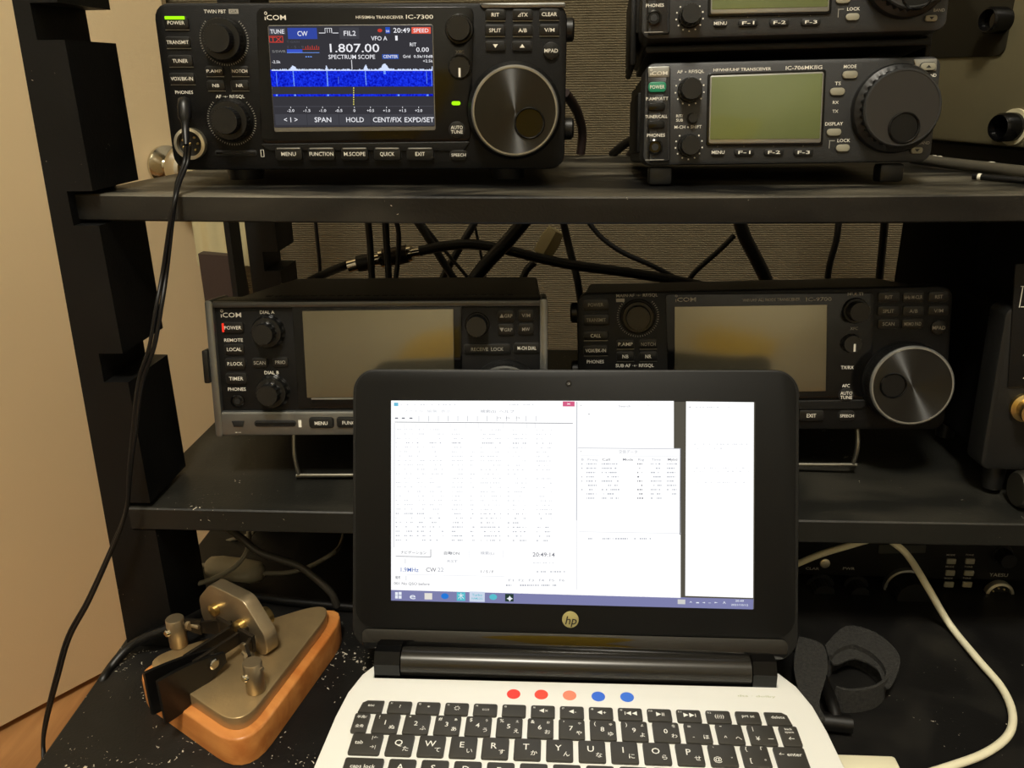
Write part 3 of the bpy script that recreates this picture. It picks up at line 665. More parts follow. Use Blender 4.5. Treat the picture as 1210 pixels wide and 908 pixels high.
# the upper one repeats the lower one's layout
Mu = rotm(-2.4, -6.5, -.73); ou = Vector((.1288, .5153, .0483))+Mu @ Vector((0, 0, -.029)); nu = Mu.col[1]
def up_px(x, y):
    l = FL.uv(x, y); P = ou+Mu @ Vector((l[0], 0, l[1])); c = [sum(RW[i][j]*P[i] for i in range(3)) for j in range(3)]
    return (CX+FP*c[0]/c[2], CY+FP*c[1]/c[2])
FU = compact('compact_transceiver', (.1288, .5153, .0483), (-2.4, -6.5, -.73),
        'small grey transceiver with green LCD cut off by the picture top, upper of the pair', up_px, True)
F706 = None
br = empty('mounting_bracket', FU.o+FU.M @ Vector((0, .06, -.001)), FU.M)
tag(br, 'black metal mounting bracket between the two small stacked transceivers', 'bracket')
obj('bracket_plate', MB().box((0, .01, -.003), (.160, .12, .004), .001), CASE, br)
for s in (-1, 1): obj('bracket_ear', MB().box((s*.0865, .01, .014), (.004, .075, .046), .002), CASE, br); obj('spacer', MB().box((s*.066, .0, -.0085), (.02, .03, .011), .002), KNOB, br)

# ================================================================= receiver with silver cheeks
F = Face('communications_receiver', (-.1172, .507, -.1789), (2.47, -8.29, .14), .22, .09)
tag(F.root, 'black receiver with silver side cheeks and blank screen, left on the lower shelf', 'radio')
shell(F, .20, r=.003, face_mat=PLASTIC)
for s in (-1, 1): F.part('side_cheek', MB().prism(rrect(.0052, F.H+.001, .002, 3, s*(F.W/2-.0022), F.H/2), -.028, .004, .001), STRIPE)
F.part('base_strip', MB().prism(rrect(F.W-.006, .0165, .002, 3, 0, .0085), 0, .0035, .0015), STRIPE)
F.part('top_strip', MB().box((0, -.001, F.H-.0025), (F.W-.006, .005, .004), .0012), mat('dark_strip', S(80, 80, 78), .35, .6))
F.part('screen_surround', MB().prism(glass_poly(F, 345, 358, 546, 357, 546, 482, 353, 483, 3), 0, .001, .0004), GLOSS)
F.part('screen', MB().prism(glass_poly(F, 357.5, 367.5, 536, 365, 537, 468, 363.3, 470, 1), .0008, .0013, .0002), OFFLCD)
F.part('screen_sill', MB().box((0, 0, 0), (.0925, .0012, .001), .0003), SILVER, (F.uv(451, 470.5)[0], -.0018, F.uv(451, 470.5)[1]))
icom(F, 273, 372, 24, 5.6)
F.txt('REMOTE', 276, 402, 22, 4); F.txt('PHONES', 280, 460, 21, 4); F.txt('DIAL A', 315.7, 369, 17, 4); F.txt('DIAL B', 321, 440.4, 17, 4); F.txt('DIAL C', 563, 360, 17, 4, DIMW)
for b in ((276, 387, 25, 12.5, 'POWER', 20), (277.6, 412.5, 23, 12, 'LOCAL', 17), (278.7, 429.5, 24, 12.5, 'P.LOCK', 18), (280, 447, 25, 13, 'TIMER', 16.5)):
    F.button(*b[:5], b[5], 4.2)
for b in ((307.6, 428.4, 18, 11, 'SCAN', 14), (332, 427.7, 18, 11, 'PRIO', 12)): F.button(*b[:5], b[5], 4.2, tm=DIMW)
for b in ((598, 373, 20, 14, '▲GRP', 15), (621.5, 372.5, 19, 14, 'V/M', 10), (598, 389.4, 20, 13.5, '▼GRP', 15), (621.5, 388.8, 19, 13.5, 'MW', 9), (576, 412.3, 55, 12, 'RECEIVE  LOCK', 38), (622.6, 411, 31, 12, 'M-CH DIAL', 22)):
    F.button(*b[:5], b[5], 4.2, tm=DIMW if b[4] != 'M-CH DIAL' else WHITE)  # shelf shadow painted into the print colour, the lit label stays white
x, z = F.uv(264.5, 387); F.part('power_indicator', MB().box((0, 0, 0), (.0013, .001, .0058), .0003), LED_R, (x, -.0016, z))
jack(F, 281, 474, 8)
F.knob(317.5, 392, [(20, .001), (18.5, .006), (12.5, .014)], 'dial_knob', flute=(12, .0008)); F.knob(323, 462.5, [(20, .001), (18.5, .006), (12.5, .014)], 'dial_knob', flute=(12, .0008))
F.knob(564, 383.5, [(14.5, .001), (12.5, .012)], 'dial_knob', flute=(20, .0004))
F.flush_text()
main_knob(F, 597, 466, 42, 38, .014, (592, 478), 9, 'main_dial')
F.hh = .0035
F.button(381.5, 498, 28, 11.5, 'MENU', 15, 4.2, mt=PLASTIC2); F.button(414, 497.5, 28, 11.5, 'FUNC', 15, 4.2, mt=PLASTIC2)
sdslot(F, 327, 499, 49, 7.5); F.txt('▮', 356, 498, 3.5, 6)
x, z = F.uv(283.6, 499.5); F.part('usb_port', MB().prism([(-.0042, .002), (-.003, -.002), (.003, -.002), (.0042, .002)], F.hh, F.hh+.0006, .0002), RECESS, (x, 0, z))
F.txt('⊷', 283.6, 509.5, 7, 2); F.flush_text(); F.hh = 0
x, z = F.uv(247, 432); F.part('side_handle', MB().box((-F.W/2-.0022, .004, z), (.004, .02, .022), .001), KNOB)
# folding wire stand
WIRE = mat('steel_wire', S(120, 118, 108), .3, .9)
def stand(F, xs, drop, fwd):
    l = F.w2l @ Vector((0, 0, -1))
    P = [(xs[0], .012, .001), (xs[0], .008-fwd*.2, -drop*.5), (xs[0]+.002, .008-fwd, -drop+.001), (xs[0]+.005, .008-fwd, -drop), ((xs[0]+xs[1])/2, .008-fwd, -drop), (xs[1]-.005, .008-fwd, -drop), (xs[1]-.002, .008-fwd, -drop+.001), (xs[1], .008-fwd*.2, -drop*.5), (xs[1], .012, .001)]
    F.part('wire_stand', MB().tube(smooth_path(P, 4), .0016, 8), WIRE, smooth=80)
stand(F, (-.062, .062), .0315, -.001)
for sx in (-.085, .085): F.part('rear_foot', MB().lathe([(.008, -.0045), (.009, 0), (.009, .003)], 16, axis='z', c=(sx, .185, 0)), KNOB)

# ================================================================= big transceiver behind the laptop lid
F = Face('base_station_transceiver', (.1329, .5294, -.1797), (-3.95, -9.95, -2.32), .24, .094)
tag(F.root, 'black transceiver with a blank screen on the lower shelf, half hidden behind the laptop lid', 'radio')
shell(F, .15, r=.008, face_mat=PLASTIC)
F.part('screen_surround', MB().prism(glass_poly(F, 786, 348, 1032, 346, 1030, 470, 790, 474, 5), 0, .0012, .0005), GLOSS)
F.part('screen', MB().prism(glass_poly(F, 797, 362.5, 977, 360, 975, 462, 797, 466, 1), .001, .0015, .0002), OFFLCD)
F.part('trim_bar', MB().prism(glass_poly(F, 790, 475, 1028, 472, 1018, 483, 800, 486, 4), 0, .0014, .0006), PLASTIC2)
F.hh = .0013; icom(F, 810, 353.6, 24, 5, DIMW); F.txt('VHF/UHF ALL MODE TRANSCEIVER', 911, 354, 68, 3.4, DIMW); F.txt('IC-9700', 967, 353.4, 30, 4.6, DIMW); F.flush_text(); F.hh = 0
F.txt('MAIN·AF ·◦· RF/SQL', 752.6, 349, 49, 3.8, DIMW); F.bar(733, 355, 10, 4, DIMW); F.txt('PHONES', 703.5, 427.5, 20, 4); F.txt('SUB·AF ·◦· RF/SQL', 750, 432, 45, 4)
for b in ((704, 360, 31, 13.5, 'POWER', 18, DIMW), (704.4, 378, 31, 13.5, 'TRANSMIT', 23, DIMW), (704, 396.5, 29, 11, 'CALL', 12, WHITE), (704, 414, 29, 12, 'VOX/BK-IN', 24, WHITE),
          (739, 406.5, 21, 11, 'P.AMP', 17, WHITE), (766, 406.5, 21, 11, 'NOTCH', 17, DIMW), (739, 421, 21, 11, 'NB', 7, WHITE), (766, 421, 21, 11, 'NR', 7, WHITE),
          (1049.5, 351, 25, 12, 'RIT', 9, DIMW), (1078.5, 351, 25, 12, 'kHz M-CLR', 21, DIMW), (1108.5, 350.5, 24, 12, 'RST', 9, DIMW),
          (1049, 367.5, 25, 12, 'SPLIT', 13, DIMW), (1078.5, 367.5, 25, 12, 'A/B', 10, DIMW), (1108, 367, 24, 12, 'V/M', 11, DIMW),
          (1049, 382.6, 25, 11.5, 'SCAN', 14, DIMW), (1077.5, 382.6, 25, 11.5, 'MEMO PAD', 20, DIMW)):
    F.button(*b[:5], b[5], 4.2, tm=b[6], line=STRIPE if b[0] < 780 and b[1] > 390 else None)  # upper labels take the dimmed print, standing for the shelf's shadow
F.button(1108, 387, 18, 18, 'MPAD', 15, 4.4, round_=True, tm=DIMW, d=.002)
F.ticks(753.7, 374, 23, 40)
F.knob(753.7, 374, [(21, .002), (19, .007), (14.5, .014)], 'volume_knob', n=96, flute=(32, .0004))
F.hh = .0012; F.txt('MULTI', 1010, 347.3, 18, 3.6, DIMW); F.txt('XFC', 1008.5, 388, 9, 3.6, DIMW); F.txt('TX/RX', 1000.6, 434, 15, 4); F.txt('AFC', 999, 455.5, 9, 4)
F.flush_text()
F.knob(1010, 367, [(16, .003), (12.5, .012)], 'multi_knob', flute=(24, .0003))
k_, (x, z, h, r) = F.knob(1005, 405.5, [(12, .0012), (11, .005)], 'clarifier_knob', flute=(12, .0005))
F.part('pointer', MB().box((0, 0, 0), (.0012, .0003, .005)), WHITE, (x+.001, -h-.0001, z-r*.4), smooth=0)
F.button(999, 466.5, 17, 15, 'AUTO\nTUNE', 14, 4, round_=True, d=.0008); F.hh = 0
F.button(958, 490.5, 29, 12.5, 'EXIT', 11, 4.4, d=.002, line=None); F.button(925, 491, 29, 12.5, 'QUICK', 15, 4.4, d=.002)
F.button(1000, 491, 20, 12, 'SPEECH', 16, 3.6, r=.48)
main_knob(F, 1068, 451, 51, 48.5, .016, (1055.5, 456), 15)
F.part('side_screw', MB().lathe([(.007, 0), (.007, -.005), (.006, -.006)], 24, axis='x'), KNOB, (-F.W/2+.001, .016, F.H*.42))
F.part('side_screw', MB().lathe([(.007, 0), (.007, -.005), (.006, -.006)], 24, axis='x'), KNOB, (-F.W/2+.001, .016, F.H*.85))
stand(F, (-.075, .068), .027, -.002); F.flush_text()
for sx in (-.085, .085): F.part('rear_foot', MB().lathe([(.008, -.0015), (.009, 0), (.009, .003)], 16, axis='z', c=(sx, .135, 0)), KNOB)

# ================================================================= grey cabinet at right of upper shelf
p1, p2 = PZ(1116, 172, -.054), PZ(1212, 181, -.054)
cd = (p2-p1); cd.z = 0; cd.normalize()   # runs toward the viewer, to the right
nx = Vector((cd.y, -cd.x, 0)); nx = nx if nx.x > 0 else -nx   # into the cabinet
cab = empty('grey_cabinet', p1-cd*.06, rz=math.atan2(cd.y, cd.x)); tag(cab, 'olive grey metal cabinet with black side feet, right end of the upper shelf', 'cabinet')
sgn = 1 if (Matrix.Rotation(math.atan2(cd.y, cd.x), 3, 'Z') @ Vector((0, 1, 0))).dot(nx) > 0 else -1
OLIVE = mat('olive_grey_enamel', S(100, 94, 70), .5, noise=.03, bump=.1)
L_ = .23
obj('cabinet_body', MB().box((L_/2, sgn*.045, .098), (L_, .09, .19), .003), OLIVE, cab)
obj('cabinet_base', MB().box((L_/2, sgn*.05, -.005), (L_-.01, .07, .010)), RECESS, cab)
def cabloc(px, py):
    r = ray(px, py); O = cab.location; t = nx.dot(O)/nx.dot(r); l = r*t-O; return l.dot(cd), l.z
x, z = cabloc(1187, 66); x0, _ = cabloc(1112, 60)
obj('shaded_cover_plate', MB().prism(rrect(.16, .16, .006, 4, x-.08, z+.08), 0, .0014, .0006) if sgn > 0 else MB().prism(rrect(.16, .16, .006, 4, x-.08, z+.08), 0, -.0014, .0006), mat('olive_shadow_tone', S(34, 31, 22), .6, spec=.15), cab)  # dark plate colour stands in for the shadow on the cabinet's side
for (px, py, rr) in ((1199, 150, .0098), (1186, 24, .0088)):
    x, z = cabloc(px, py); f = [(rr, 0), (rr*.98, .013), (rr*.85, .015), (rr*.8, .015), (rr*.72, .010), (.001, .010)]
    if sgn < 0: f = [(a, -b) for a, b in f]
    o = obj('rubber_foot', MB().lathe(f, 28), GLOSS, cab, (x, 0, z)); w = [(rr*1.25, 0), (rr*1.25, .0018), (rr, .0018)]
    if px > 1190: obj('washer', MB().lathe([(a, b*sgn) for a, b in w], 28), mat('pale_washer', S(190, 182, 150), .5), o)

# rods lying on the shelf
def rod(name, P, rr, mt, label, bands):
    P = [Vector(p) for p in P]; root = empty(name, P[0]); tag(root, label, 'antenna', 'dark rods lying on the upper shelf')
    obj('tube_section', MB().tube([p-P[0] for p in smooth_path(P, 4)], rr, 14), mt, root, smooth=60)
    d = (P[-1]-P[0])
    for t, w in bands:
        c = d*t; obj('white_band', MB().tube([c-d.normalized()*w/2, c+d.normalized()*w/2], rr*1.04, 14), mat('pale_band', S(225, 220, 200), .4), root)
    return root
RODM = mat('satin_dark_rod', S(104, 99, 86), .34, .5)
rod('whip_antenna', [PZ(1078, 187, -.0605), PZ(1112, 192, -.0605), PZ(1160, 197.5, -.0605), PZ(1225, 205, -.0605)], .0038, RODM, 'long dark rod with white bands lying before the grey cabinet', [(.20, .0009), (.245, .0009), (.67, .003)])
rod('whip_antenna', [PZ(1150, 208.5, -.0615), PZ(1225, 214.5, -.0615)], .0020, CABLE, 'short thin black rod with one white dot lying in front of the banded rod', [(.11, .002)])

# ================================================================= devices at the right edge of the lower shelf
F = Face('test_instrument', (.3185, .492, -.186), (-2, -4, 0), .10, .105)
tag(F.root, 'dark grey instrument with a brass socket cut off by the right picture edge, lower shelf', 'radio')
F.part('front_panel', MB().prism(rrect(F.W, F.H, .006, 5, 0, F.H/2), -.02, 0, .002), PLASTIC2)
F.part('case', MB().prism(rrect(F.W-.012, F.H-.006, .005, 4, 0, F.H/2), -.095, -.0195), mat('matt_black_box', S(8, 8, 7), .8, spec=.08))
F.part('display_surround', MB().prism(glass_poly(F, 1199, 312, 1280, 312, 1276, 455, 1190, 458, 2), 0, .001, .0004), PLASTIC)
mb = MB(); 
for (x0, y0, x1, y1) in ((1205, 338, 1240, 338.8), (1205, 362, 1240, 363), (1205, 338, 1206, 363)):
    F.bar((x0+x1)/2, (y0+y1)/2, x1-x0, y1-y0, WHITE, .0012)
F.txt('▴', 1209, 419, 3, 4, WHITE, .0012); F.txt('▴', 1209, 446, 3, 4, WHITE, .0012)
F.flush_text()
x, z = F.uv(1210, 481)
o = F.part('bnc_socket', MB().lathe([(.009, 0), (.009, .003), (.0065, .004), (.0065, .009), (.0075, .010), (.0075, .013), (.005, .013), (.005, .010)], 28), BRASS, (x, 0, z))
for sx in (-.035, .035):
    for yy, d in ((.012, .0165), (.09, .0095)): F.part('foot', MB().lathe([(.006, -d), (.007, 0), (.007, .004)], 16, axis='z', c=(sx, yy, 0)), KNOB)
p = PZ(1212, 578, LSZ+.0125)
o = obj('coaxial_plug', MB().lathe([(.0005, .0), (.0105, 0), (.0118, .002, 1), (.0118, .018, 1), (.009, .019), (.006, .021), (.006, .03), (.0005, .031)], 60, axis='x', flute=(20, .0006)), mat('dark_knurled_metal', S(95, 92, 82), .35, .9), loc=(p.x-.006, p.y, LSZ+.0122))
tag(o, 'dark knurled coaxial plug lying at the right edge of the lower shelf', 'connector')
p = PY(1160, 330, .62)
o = empty('power_amplifier', (.362, .615, LSZ)); tag(o, 'tall dark box standing in the shade right of the half-hidden transceiver', 'box')
obj('box_body', MB().box((0, .075, .083), (.115, .14, .155), .004), mat('matt_black_box', S(8, 8, 7), .8, spec=.08), o)
mb = MB()
for sx in (-.045, .045):
    for sy in (.02, .13): obj('foot', MB().box((sx, sy, .0027), (.012, .012, .0053)), KNOB, o)
p = PY(1151, 402, .585)
obj('oval_tag', MB().prism([(x+ .0, z) for x, z in rrect(.0062, .0215, .003, 5)], .0, .0012, .0003), mat('gold_tag', S(168, 150, 80), .35, .5), o, (p.x-.362, p.y-.615, p.z-LSZ))
obj('tag_arm', MB().box((0, 0, 0), (.004, .03, .003)), CASE, o, (p.x-.362, -.010, p.z-LSZ))

# transceiver under the lower shelf at right
F = Face('mobile_transceiver', (.287, .552, -.322), (-1, -2, 0), .215, .076)
tag(F.root, 'dark transceiver with pale square buttons on the desk under the lower shelf', 'radio')
shell(F, .2, r=.004, face_mat=CASE)
F.part('display', MB().prism(glass_poly(F, 1038, 644, 1094, 644, 1093, 653, 1038, 654, 1), 0, .0008), GREENLCD if False else mat('dim_lcd', S(50, 50, 44), .3))
for x, y in ((1123.5, 663), (1145.7, 663), (1122.3, 676.8), (1144.3, 677), (1120.7, 690.5), (1142.4, 690.5), (1119.5, 705), (1141.5, 706)):
    F.button(x, y, 11, 6, mt=WBTN, r=.15); F.txt('TONE' if x > 1130 else 'MODE', x, y-7, 10, 2, DIMW)
F.txt('YAESU', 1180, 679.6, 22, 4, DIMW); F.txt('PWR', 1003, 672, 14, 3, DIMW); F.txt('CLAR', 960, 672, 16, 3, DIMW)
F.knob(969, 693, [(17, .001), (13, .012)], 'knob', flute=(16, .0006)); F.knob(1011, 693, [(15, .001), (11, .012)], 'knob', flute=(16, .0006)); F.knob(1184, 655, [(13, .001), (10, .011)], 'knob', flute=(16, .0006))
x, z = F.uv(1068, 693); k, _ = F.k(1068, 693)
o = F.part('dial_ring', MB().lathe([(26*k, 0), (26*k, .004), (23.5*k, .0045), (23*k, .001)], 60), STRIPE, (x, 0, z))
F.knob(1070, 693, [(22.5, .004), (21.5, .018)], 'main_dial', n=96, flute=(30, .0005)); mic_socket(F, 1178, 699.5, 17)
x, z = F.uv(974.6, 665.7); F.part('panel_screw', MB().lathe([(6*k, 0), (6*k, .001), (4.5*k, .0014)], 20), NICKEL, (x, 0, z))
F.flush_text()
for sx in (-.09, .09): F.part('foot', MB().box((sx, .02, -.0035), (.014, .014, .0065)), KNOB); F.part('foot', MB().box((sx, .17, -.0006), (.014, .014, .0012)), KNOB)

# ================================================================= laptop
LX = .0125
lap = empty('laptop', (LX, .33, DZ)); tag(lap, 'open white laptop with black screen bezel and black keys in front of the rack', 'laptop')
WPL = mat('white_gloss_plastic', S(238, 238, 232), .3, bump=.05, bscale=900, coat=.2)
DK = -.3435-DZ; yb = .33
def hw(sx): return [(sx*.1405, .25-yb), (sx*.1405, .335-yb), (sx*.1385, .372-yb), (sx*.136, .392-yb), (sx*.131, .408-yb), (sx*.1235, .4195-yb)]
right = [(.132, .214-yb), (.1385, .225-yb)]+hw(1); left = [(-x, y) for x, y in right][::-1]
full = right+left
notch = [(.1195, .4195-yb), (.1195, .407-yb), (-.1235, .4055-yb), (-.1235, .4195-yb)]
obj('base_shell', MB().prism(inset(full, -.0006), .002, DK-.004, 0, 'xy'), PLASTIC, lap)
obj('keyboard_deck', MB().prism(right+notch+left[1:], DK-.004, DK, .0008, 'xy'), WPL, lap, smooth=50)
mb = MB()
for sx in (-.11, .11):
    for sy in (.24-yb, .40-yb): mb.lathe([(.006, 0.0003), (.006, .0025)], 16, axis='z', c=(sx, sy, 0))
obj('rubber_foot', mb, KNOB, lap)
KEYM = mat('charcoal_key', S(56, 54, 49), .5, noise=.04, nscale=60); KLEG = mat('key_legend_white', S(235, 235, 228), .5)
pit = .01745
def key(x0, x1, y, h, leg=(), cut=None):
    w = x1-x0-.0028; cx = (x0+x1)/2
    P = rrect(w, h, .0013, 3)
    if cut == 'l': P = [(w/2, h/2), (-w/2+.004, h/2), (-w/2+.0012, h/2-.002), (-w/2, -h/2), (w/2, -h/2)]
    if cut == 'r': P = [(-w/2, -h/2), (w/2, -h/2), (w/2-.0012, h/2-.002), (w/2-.004, h/2), (-w/2, h/2)]
    if cut == 'l': P = P
    o = obj('key', MB().prism(P, 0, .0016, .0005, 'xy'), KEYM, lap, (cx-LX, y-yb, DK))
    if leg:
        mb = MB()
        for t, u, v, hh in leg:
            mb.text(t, u*w/2, v*h/2, None, hh, y=.00175, plane='xy')
        obj('legend', mb, KLEG, o, flat=True)
    return o
# function row
xs0 = PZ(438.5, 835, -.342).x; xs1 = PZ(919, 848, -.342).x; fp = (xs1-xs0)/14; yf = .3795
fl = [[('esc', 0, .15, .0022)]]+[[('f%d' % (i+1), -.72, .55, .0013), (s, .05, .05, .0026)] for i, s in enumerate(('?', '*', '☀', '▭', '', '◀×', '◀-', '◀+', 'I◀◀', '▶II', '▶▶I', '((ı))'))]+[[('prt sc', 0, .2, .0022)], [('delete', 0, .15, .0022)]]
for i in range(15):
    x = xs0+i*fp; key(x-fp/2, x+fp/2, yf, .0096, [l for l in fl[i] if l[0]], 'l' if i == 0 else ('r' if i == 14 else None))
# number row
yn = .3665; x1_ = PZ(456, 854.8, -.342).x
key(x1_-pit*1.17, x1_-pit*.5, yn, .0148, [('半角/', 0, .55, .0018), ('全角', 0, -.4, .0018)])
num = [('!', '1', 'ぬ', ''), ('"', '2', 'ふ', ''), ('#', '3', 'あ', 'ぁ'), ('$', '4', 'う', 'ぅ'), ('%', '5', 'え', 'ぇ'), ('&', '6', 'お', 'ぉ'), ("'", '7', 'や', 'ゃ'), ('(', '8', 'ゆ', 'ゅ'), (')', '9', 'よ', 'ょ'), ('', '0', 'わ', 'を'), ('=', '-', 'ほ', ''), ('¯', '^', 'へ', ''), ('|', '¥', 'ー', '')]
for i, (a, b, c, d) in enumerate(num):
    x = x1_+i*pit; L = []
    if a: L.append((a, -.6, .6, .0026))
    L.append((b, -.05 if i < 10 else -.4, .05 if i < 10 else -.4, .0034 if i < 10 else .0028)); L.append((c, .55, -.42, .0026))
    if d: L.append((d, .6, .58, .0018))
    key(x-pit/2, x+pit/2, yn, .0148, L)
key(x1_+pit*12.5, x1_+pit*13.25, yn, .0148, [('back', 0, .65, .0016), ('space', 0, .35, .0016), ('←', 0, -.3, .003)], None)
# letter rows
xq = PZ(472.3, 880.3, -.342).x; yq = yn-pit*.895
key(xq-pit*1.65, xq-pit*.5, yq, .0150, [('tab', -.45, .1, .0026), ('|←', .5, .6, .0022), ('→|', .5, -.3, .0022)])
for i, (a, c) in enumerate((('Q', 'た'), ('W', 'て'), ('E', 'い'), ('R', 'す'), ('T', 'か'), ('Y', 'ん'), ('U', 'な'), ('I', 'に'), ('O', 'ら'), ('P', 'せ'))):
    x = xq+i*pit; key(x-pit/2, x+pit/2, yq, .0150, [(a, -.1, .18, .0042), (c, .5, -.4, .0028)])
key(xq+pit*9.5, xq+pit*10.5, yq, .0150, [('`', -.6, .6, .0026), ('@', -.45, -.4, .0034), ('゛', .6, -.4, .0026)])
key(xq+pit*10.5, xq+pit*11.5, yq, .0150, [('{', -.6, .65, .0026), ('「', .55, .65, .0026), ('[', -.45, -.4, .0028), ('°', .6, -.45, .0026)])
key(xq+pit*11.5, xq+pit*12.62, yq-.0085, .0318, [('← enter', 0, .66, .0026)])
ya = yq-pit; xa = xq+pit*.22
key(xa-pit*1.87, xa-pit*.5, ya, .0150, [('caps lock', 0, .2, .0026), ('英数', -.1, -.5, .0022)])
for i, (a, c) in enumerate((('A', 'ち'), ('S', 'と'), ('D', 'し'), ('F', 'は'), ('G', 'き'), ('H', 'く'), ('J', 'ま'), ('K', 'の'), ('L', 'り'), (';', 'れ'), (':', 'け'))):
    x = xa+i*pit; key(x-pit/2, x+pit/2, ya, .0150, [(a, -.1, .25, .0042), (c, .5, -.4, .0028)])
xz = xa+pit*.45; yz = ya-pit
key(xz-pit*2.3, xz-pit*.5, yz, .0150)
for i in range(12): key(xz+(i-.5)*pit, xz+(i+.5)*pit, yz, .0150)
ysp = yz-pit; xx = xa-pit*1.87
for wk in (1.2, 1, 1, 1.1, 1.1, 3.2, 1.1, 1.1, 1, 1, 1, .7):
    key(xx, xx+wk*pit, ysp, .0150); xx += wk*pit
obj('touchpad', MB().prism(rrect(.085, .048, .003, 4, -.012, .258-yb), DK, DK+.0004, .0002, 'xy'), mat('white_touchpad', S(225, 225, 220), .4), lap)
for px, py, c, nm in ((606.9, 820.4, S(236, 70, 62), 'strong red'), (639.6, 821, S(238, 82, 66), 'light red'), (673, 822, S(240, 140, 112), 'pale red'), (707, 823.3, S(60, 110, 220), 'blue'), (741, 824, S(62, 116, 222), 'blue')):
    p = PZ(px, py, -.3433); o = obj('round_sticker', MB().prism(circle(.0040, 28), DK, DK+.0002, 0, 'xy'), mat('sticker_'+nm.replace(' ', '_')+str(int(px)), c, .5), lap, (p.x-LX, p.y-yb, 0))
    o['label'] = nm+' round dot sticker'
mb = MB(); q = PZ(894, 823, -.3433); mb.text('dts · dolby', q.x-LX, q.y-yb, .022, .0016, y=DK+.0002, plane='xy'); obj('faint_print', mb, mat('faint_green_grey', S(196, 200, 170), .5), lap, flat=True)
# hinge
obj('hinge_barrel', MB().lathe([(.003, -.107), (.0088, -.107), (.0088, .1045), (.003, .1045)], 40, axis='x'), mat('satin_black_hinge', S(40, 38, 34), .25, .3), lap, (0, .4165-yb, -.3395-DZ))
for x0, x1 in ((-.1232, -.1075), (.105, .1190)):
    obj('hinge_block', MB().prism([(-.0098, -.0085), (.010, -.0085), (.010, .006), (.006, .0095), (-.004, .0098), (-.0092, .004)], x0, x1, 0, 'yz'), GLOSS, lap, (0, .4165-yb, -.3395-DZ), smooth=20)
# lid
LM = rotm(-1.18, -20.05, -.7); lc = Vector((.008, .4537, -.2473))
lid = bpy.data.objects.new('lid', None)
class Lid(Face): pass
LF = Lid.__new__(Lid); LF.M = LM; LF.o = lc; LF.n = LM.col[1]; LF.w2l = LM.transposed(); LF.let = {}; LF.hh = 0; LF.W = .273; LF.H = .177
lidm = MB().prism(rrect(.2745, .1765, .0145, 8, .0008, -.0060), -.006, 0, .0012)
Ml = Matrix.Translation(lc-Vector(lap.location)) @ LM.to_4x4()
lid = obj('lid', lidm, PLASTIC2, lap, smooth=40); lid.matrix_local = Ml
LF.root = lid
BZ = mat('black_screen_bezel', S(15, 15, 14), .38, spec=.2)
LF.part('bezel', MB().prism(rrect(.2705, .1615, .0125, 8, .0008, .0005), 0, .0007, .0005), BZ)
LF.part('lower_lip', MB().prism(rrect(.262, .0125, .004, 4, .0008, -.0868), 0, .0012, .0008), mat('mirror_black', S(10, 10, 10), .06, coat=1))
LF.hh = .0008
scr = LF.part('display', MB().prism([(-.1115, -.0627), (.1115, -.0627), (.1115, .0627), (-.1115, .0627)], .0007, .0008), emis('desktop_grey', S(86, 82, 72), 1), smooth=0)
LW = emis('window_white', (1, 1, 1, 1), 1.08); TB = emis('taskbar_violet', S(126, 128, 172), 1); TB2 = emis('taskbar_light', S(205, 216, 235), 1)
G1 = emis('ui_faint', S(224, 226, 231), 1.0); G2 = emis('ui_grey', S(184, 187, 196), 1); G3 = emis('ui_dark', S(118, 120, 130), 1); G4 = emis('ui_blue', S(95, 120, 185), 1); RD = emis('ui_red', S(214, 96, 134), 1)
def lb(x0, y0, x1, y1, mt, y=.0001): LF.bar((x0+x1)/2, (y0+y1)/2, x1-x0, y1-y0, mt, y)
def win(c, mt, y=.0001):
    P = [LF.uv(*t) for t in c]; LF.let.setdefault(mt.name, (MB(), mt))[0].poly(P[::-1], LF.hh+y)
win([(462.5, 473.5), (796, 474), (796, 530), (804, 530), (804, 706.5), (462.5, 697)], LW)
win([(810.5, 474.5), (890.5, 475.5), (889.5, 706.5), (809.5, 704)], LW)
win([(462.5, 697), (890, 708), (889.5, 720), (462.5, 709.5)], TB)
def lt(t, x, y, w, h, mt): LF.txt(t, x, y, w, h, mt, .0003)
lb(665, 474.5, 679, 480.5, RD, .0002); lt('×', 672, 477.5, 4, 3, LW)
lb(681, 475, 682, 615, G2, .0002); lb(682.5, 529.7, 804, 530.4, G2, .0002); lb(684, 629, 804, 629.6, G1, .0002); lb(681.3, 615, 682, 697, G1, .0002); lb(803, 530, 804, 632, G3, .0002)
lb(466, 499.3, 676, 500, G3, .0002); lb(466, 500, 466.6, 647, G2, .0002)
x, y = 468, 478; lb(466, 476, 471, 480, emis('ui_cyan', S(110, 190, 220), 1), .0003)
rr_ = random.Random(3)
def dashes(x0, x1, y, mt, dens=.55, h=1.5):
    x = x0
    while x < x1:
        w = .6+rr_.random()*1.5
        if rr_.random() < dens: lb(x, y-h/2, min(x+w, x1), y+h/2, mt, .0002)
        x += w+.5+rr_.random()*.8
for a, b in ((474, 505), (510, 540), (602, 632)): dashes(a, b, 478.3, G1, .6)
lt('ファイル  編集  表示', 505, 486, 56, 2.7, G1); lt('検索(S)  ヘルプ', 588, 486.3, 40, 2.8, G2)
for x in (469, 477, 486): lt('▪', x, 494, 3.6, 3.6, G3)
for i in range(13): lb(495+i*11.5, 491.5, 495.6+i*11.5, 498, G2, .0002)
for x in (590, 600, 612): lt('▫', x, 494, 4, 4, G3)
for i in range(9): lb((478, 492, 505, 532, 550, 565, 594, 622, 632)[i], 500.5, (478, 492, 505, 532, 550, 565, 594, 622, 632)[i]+.6, 506, G1, .0002)
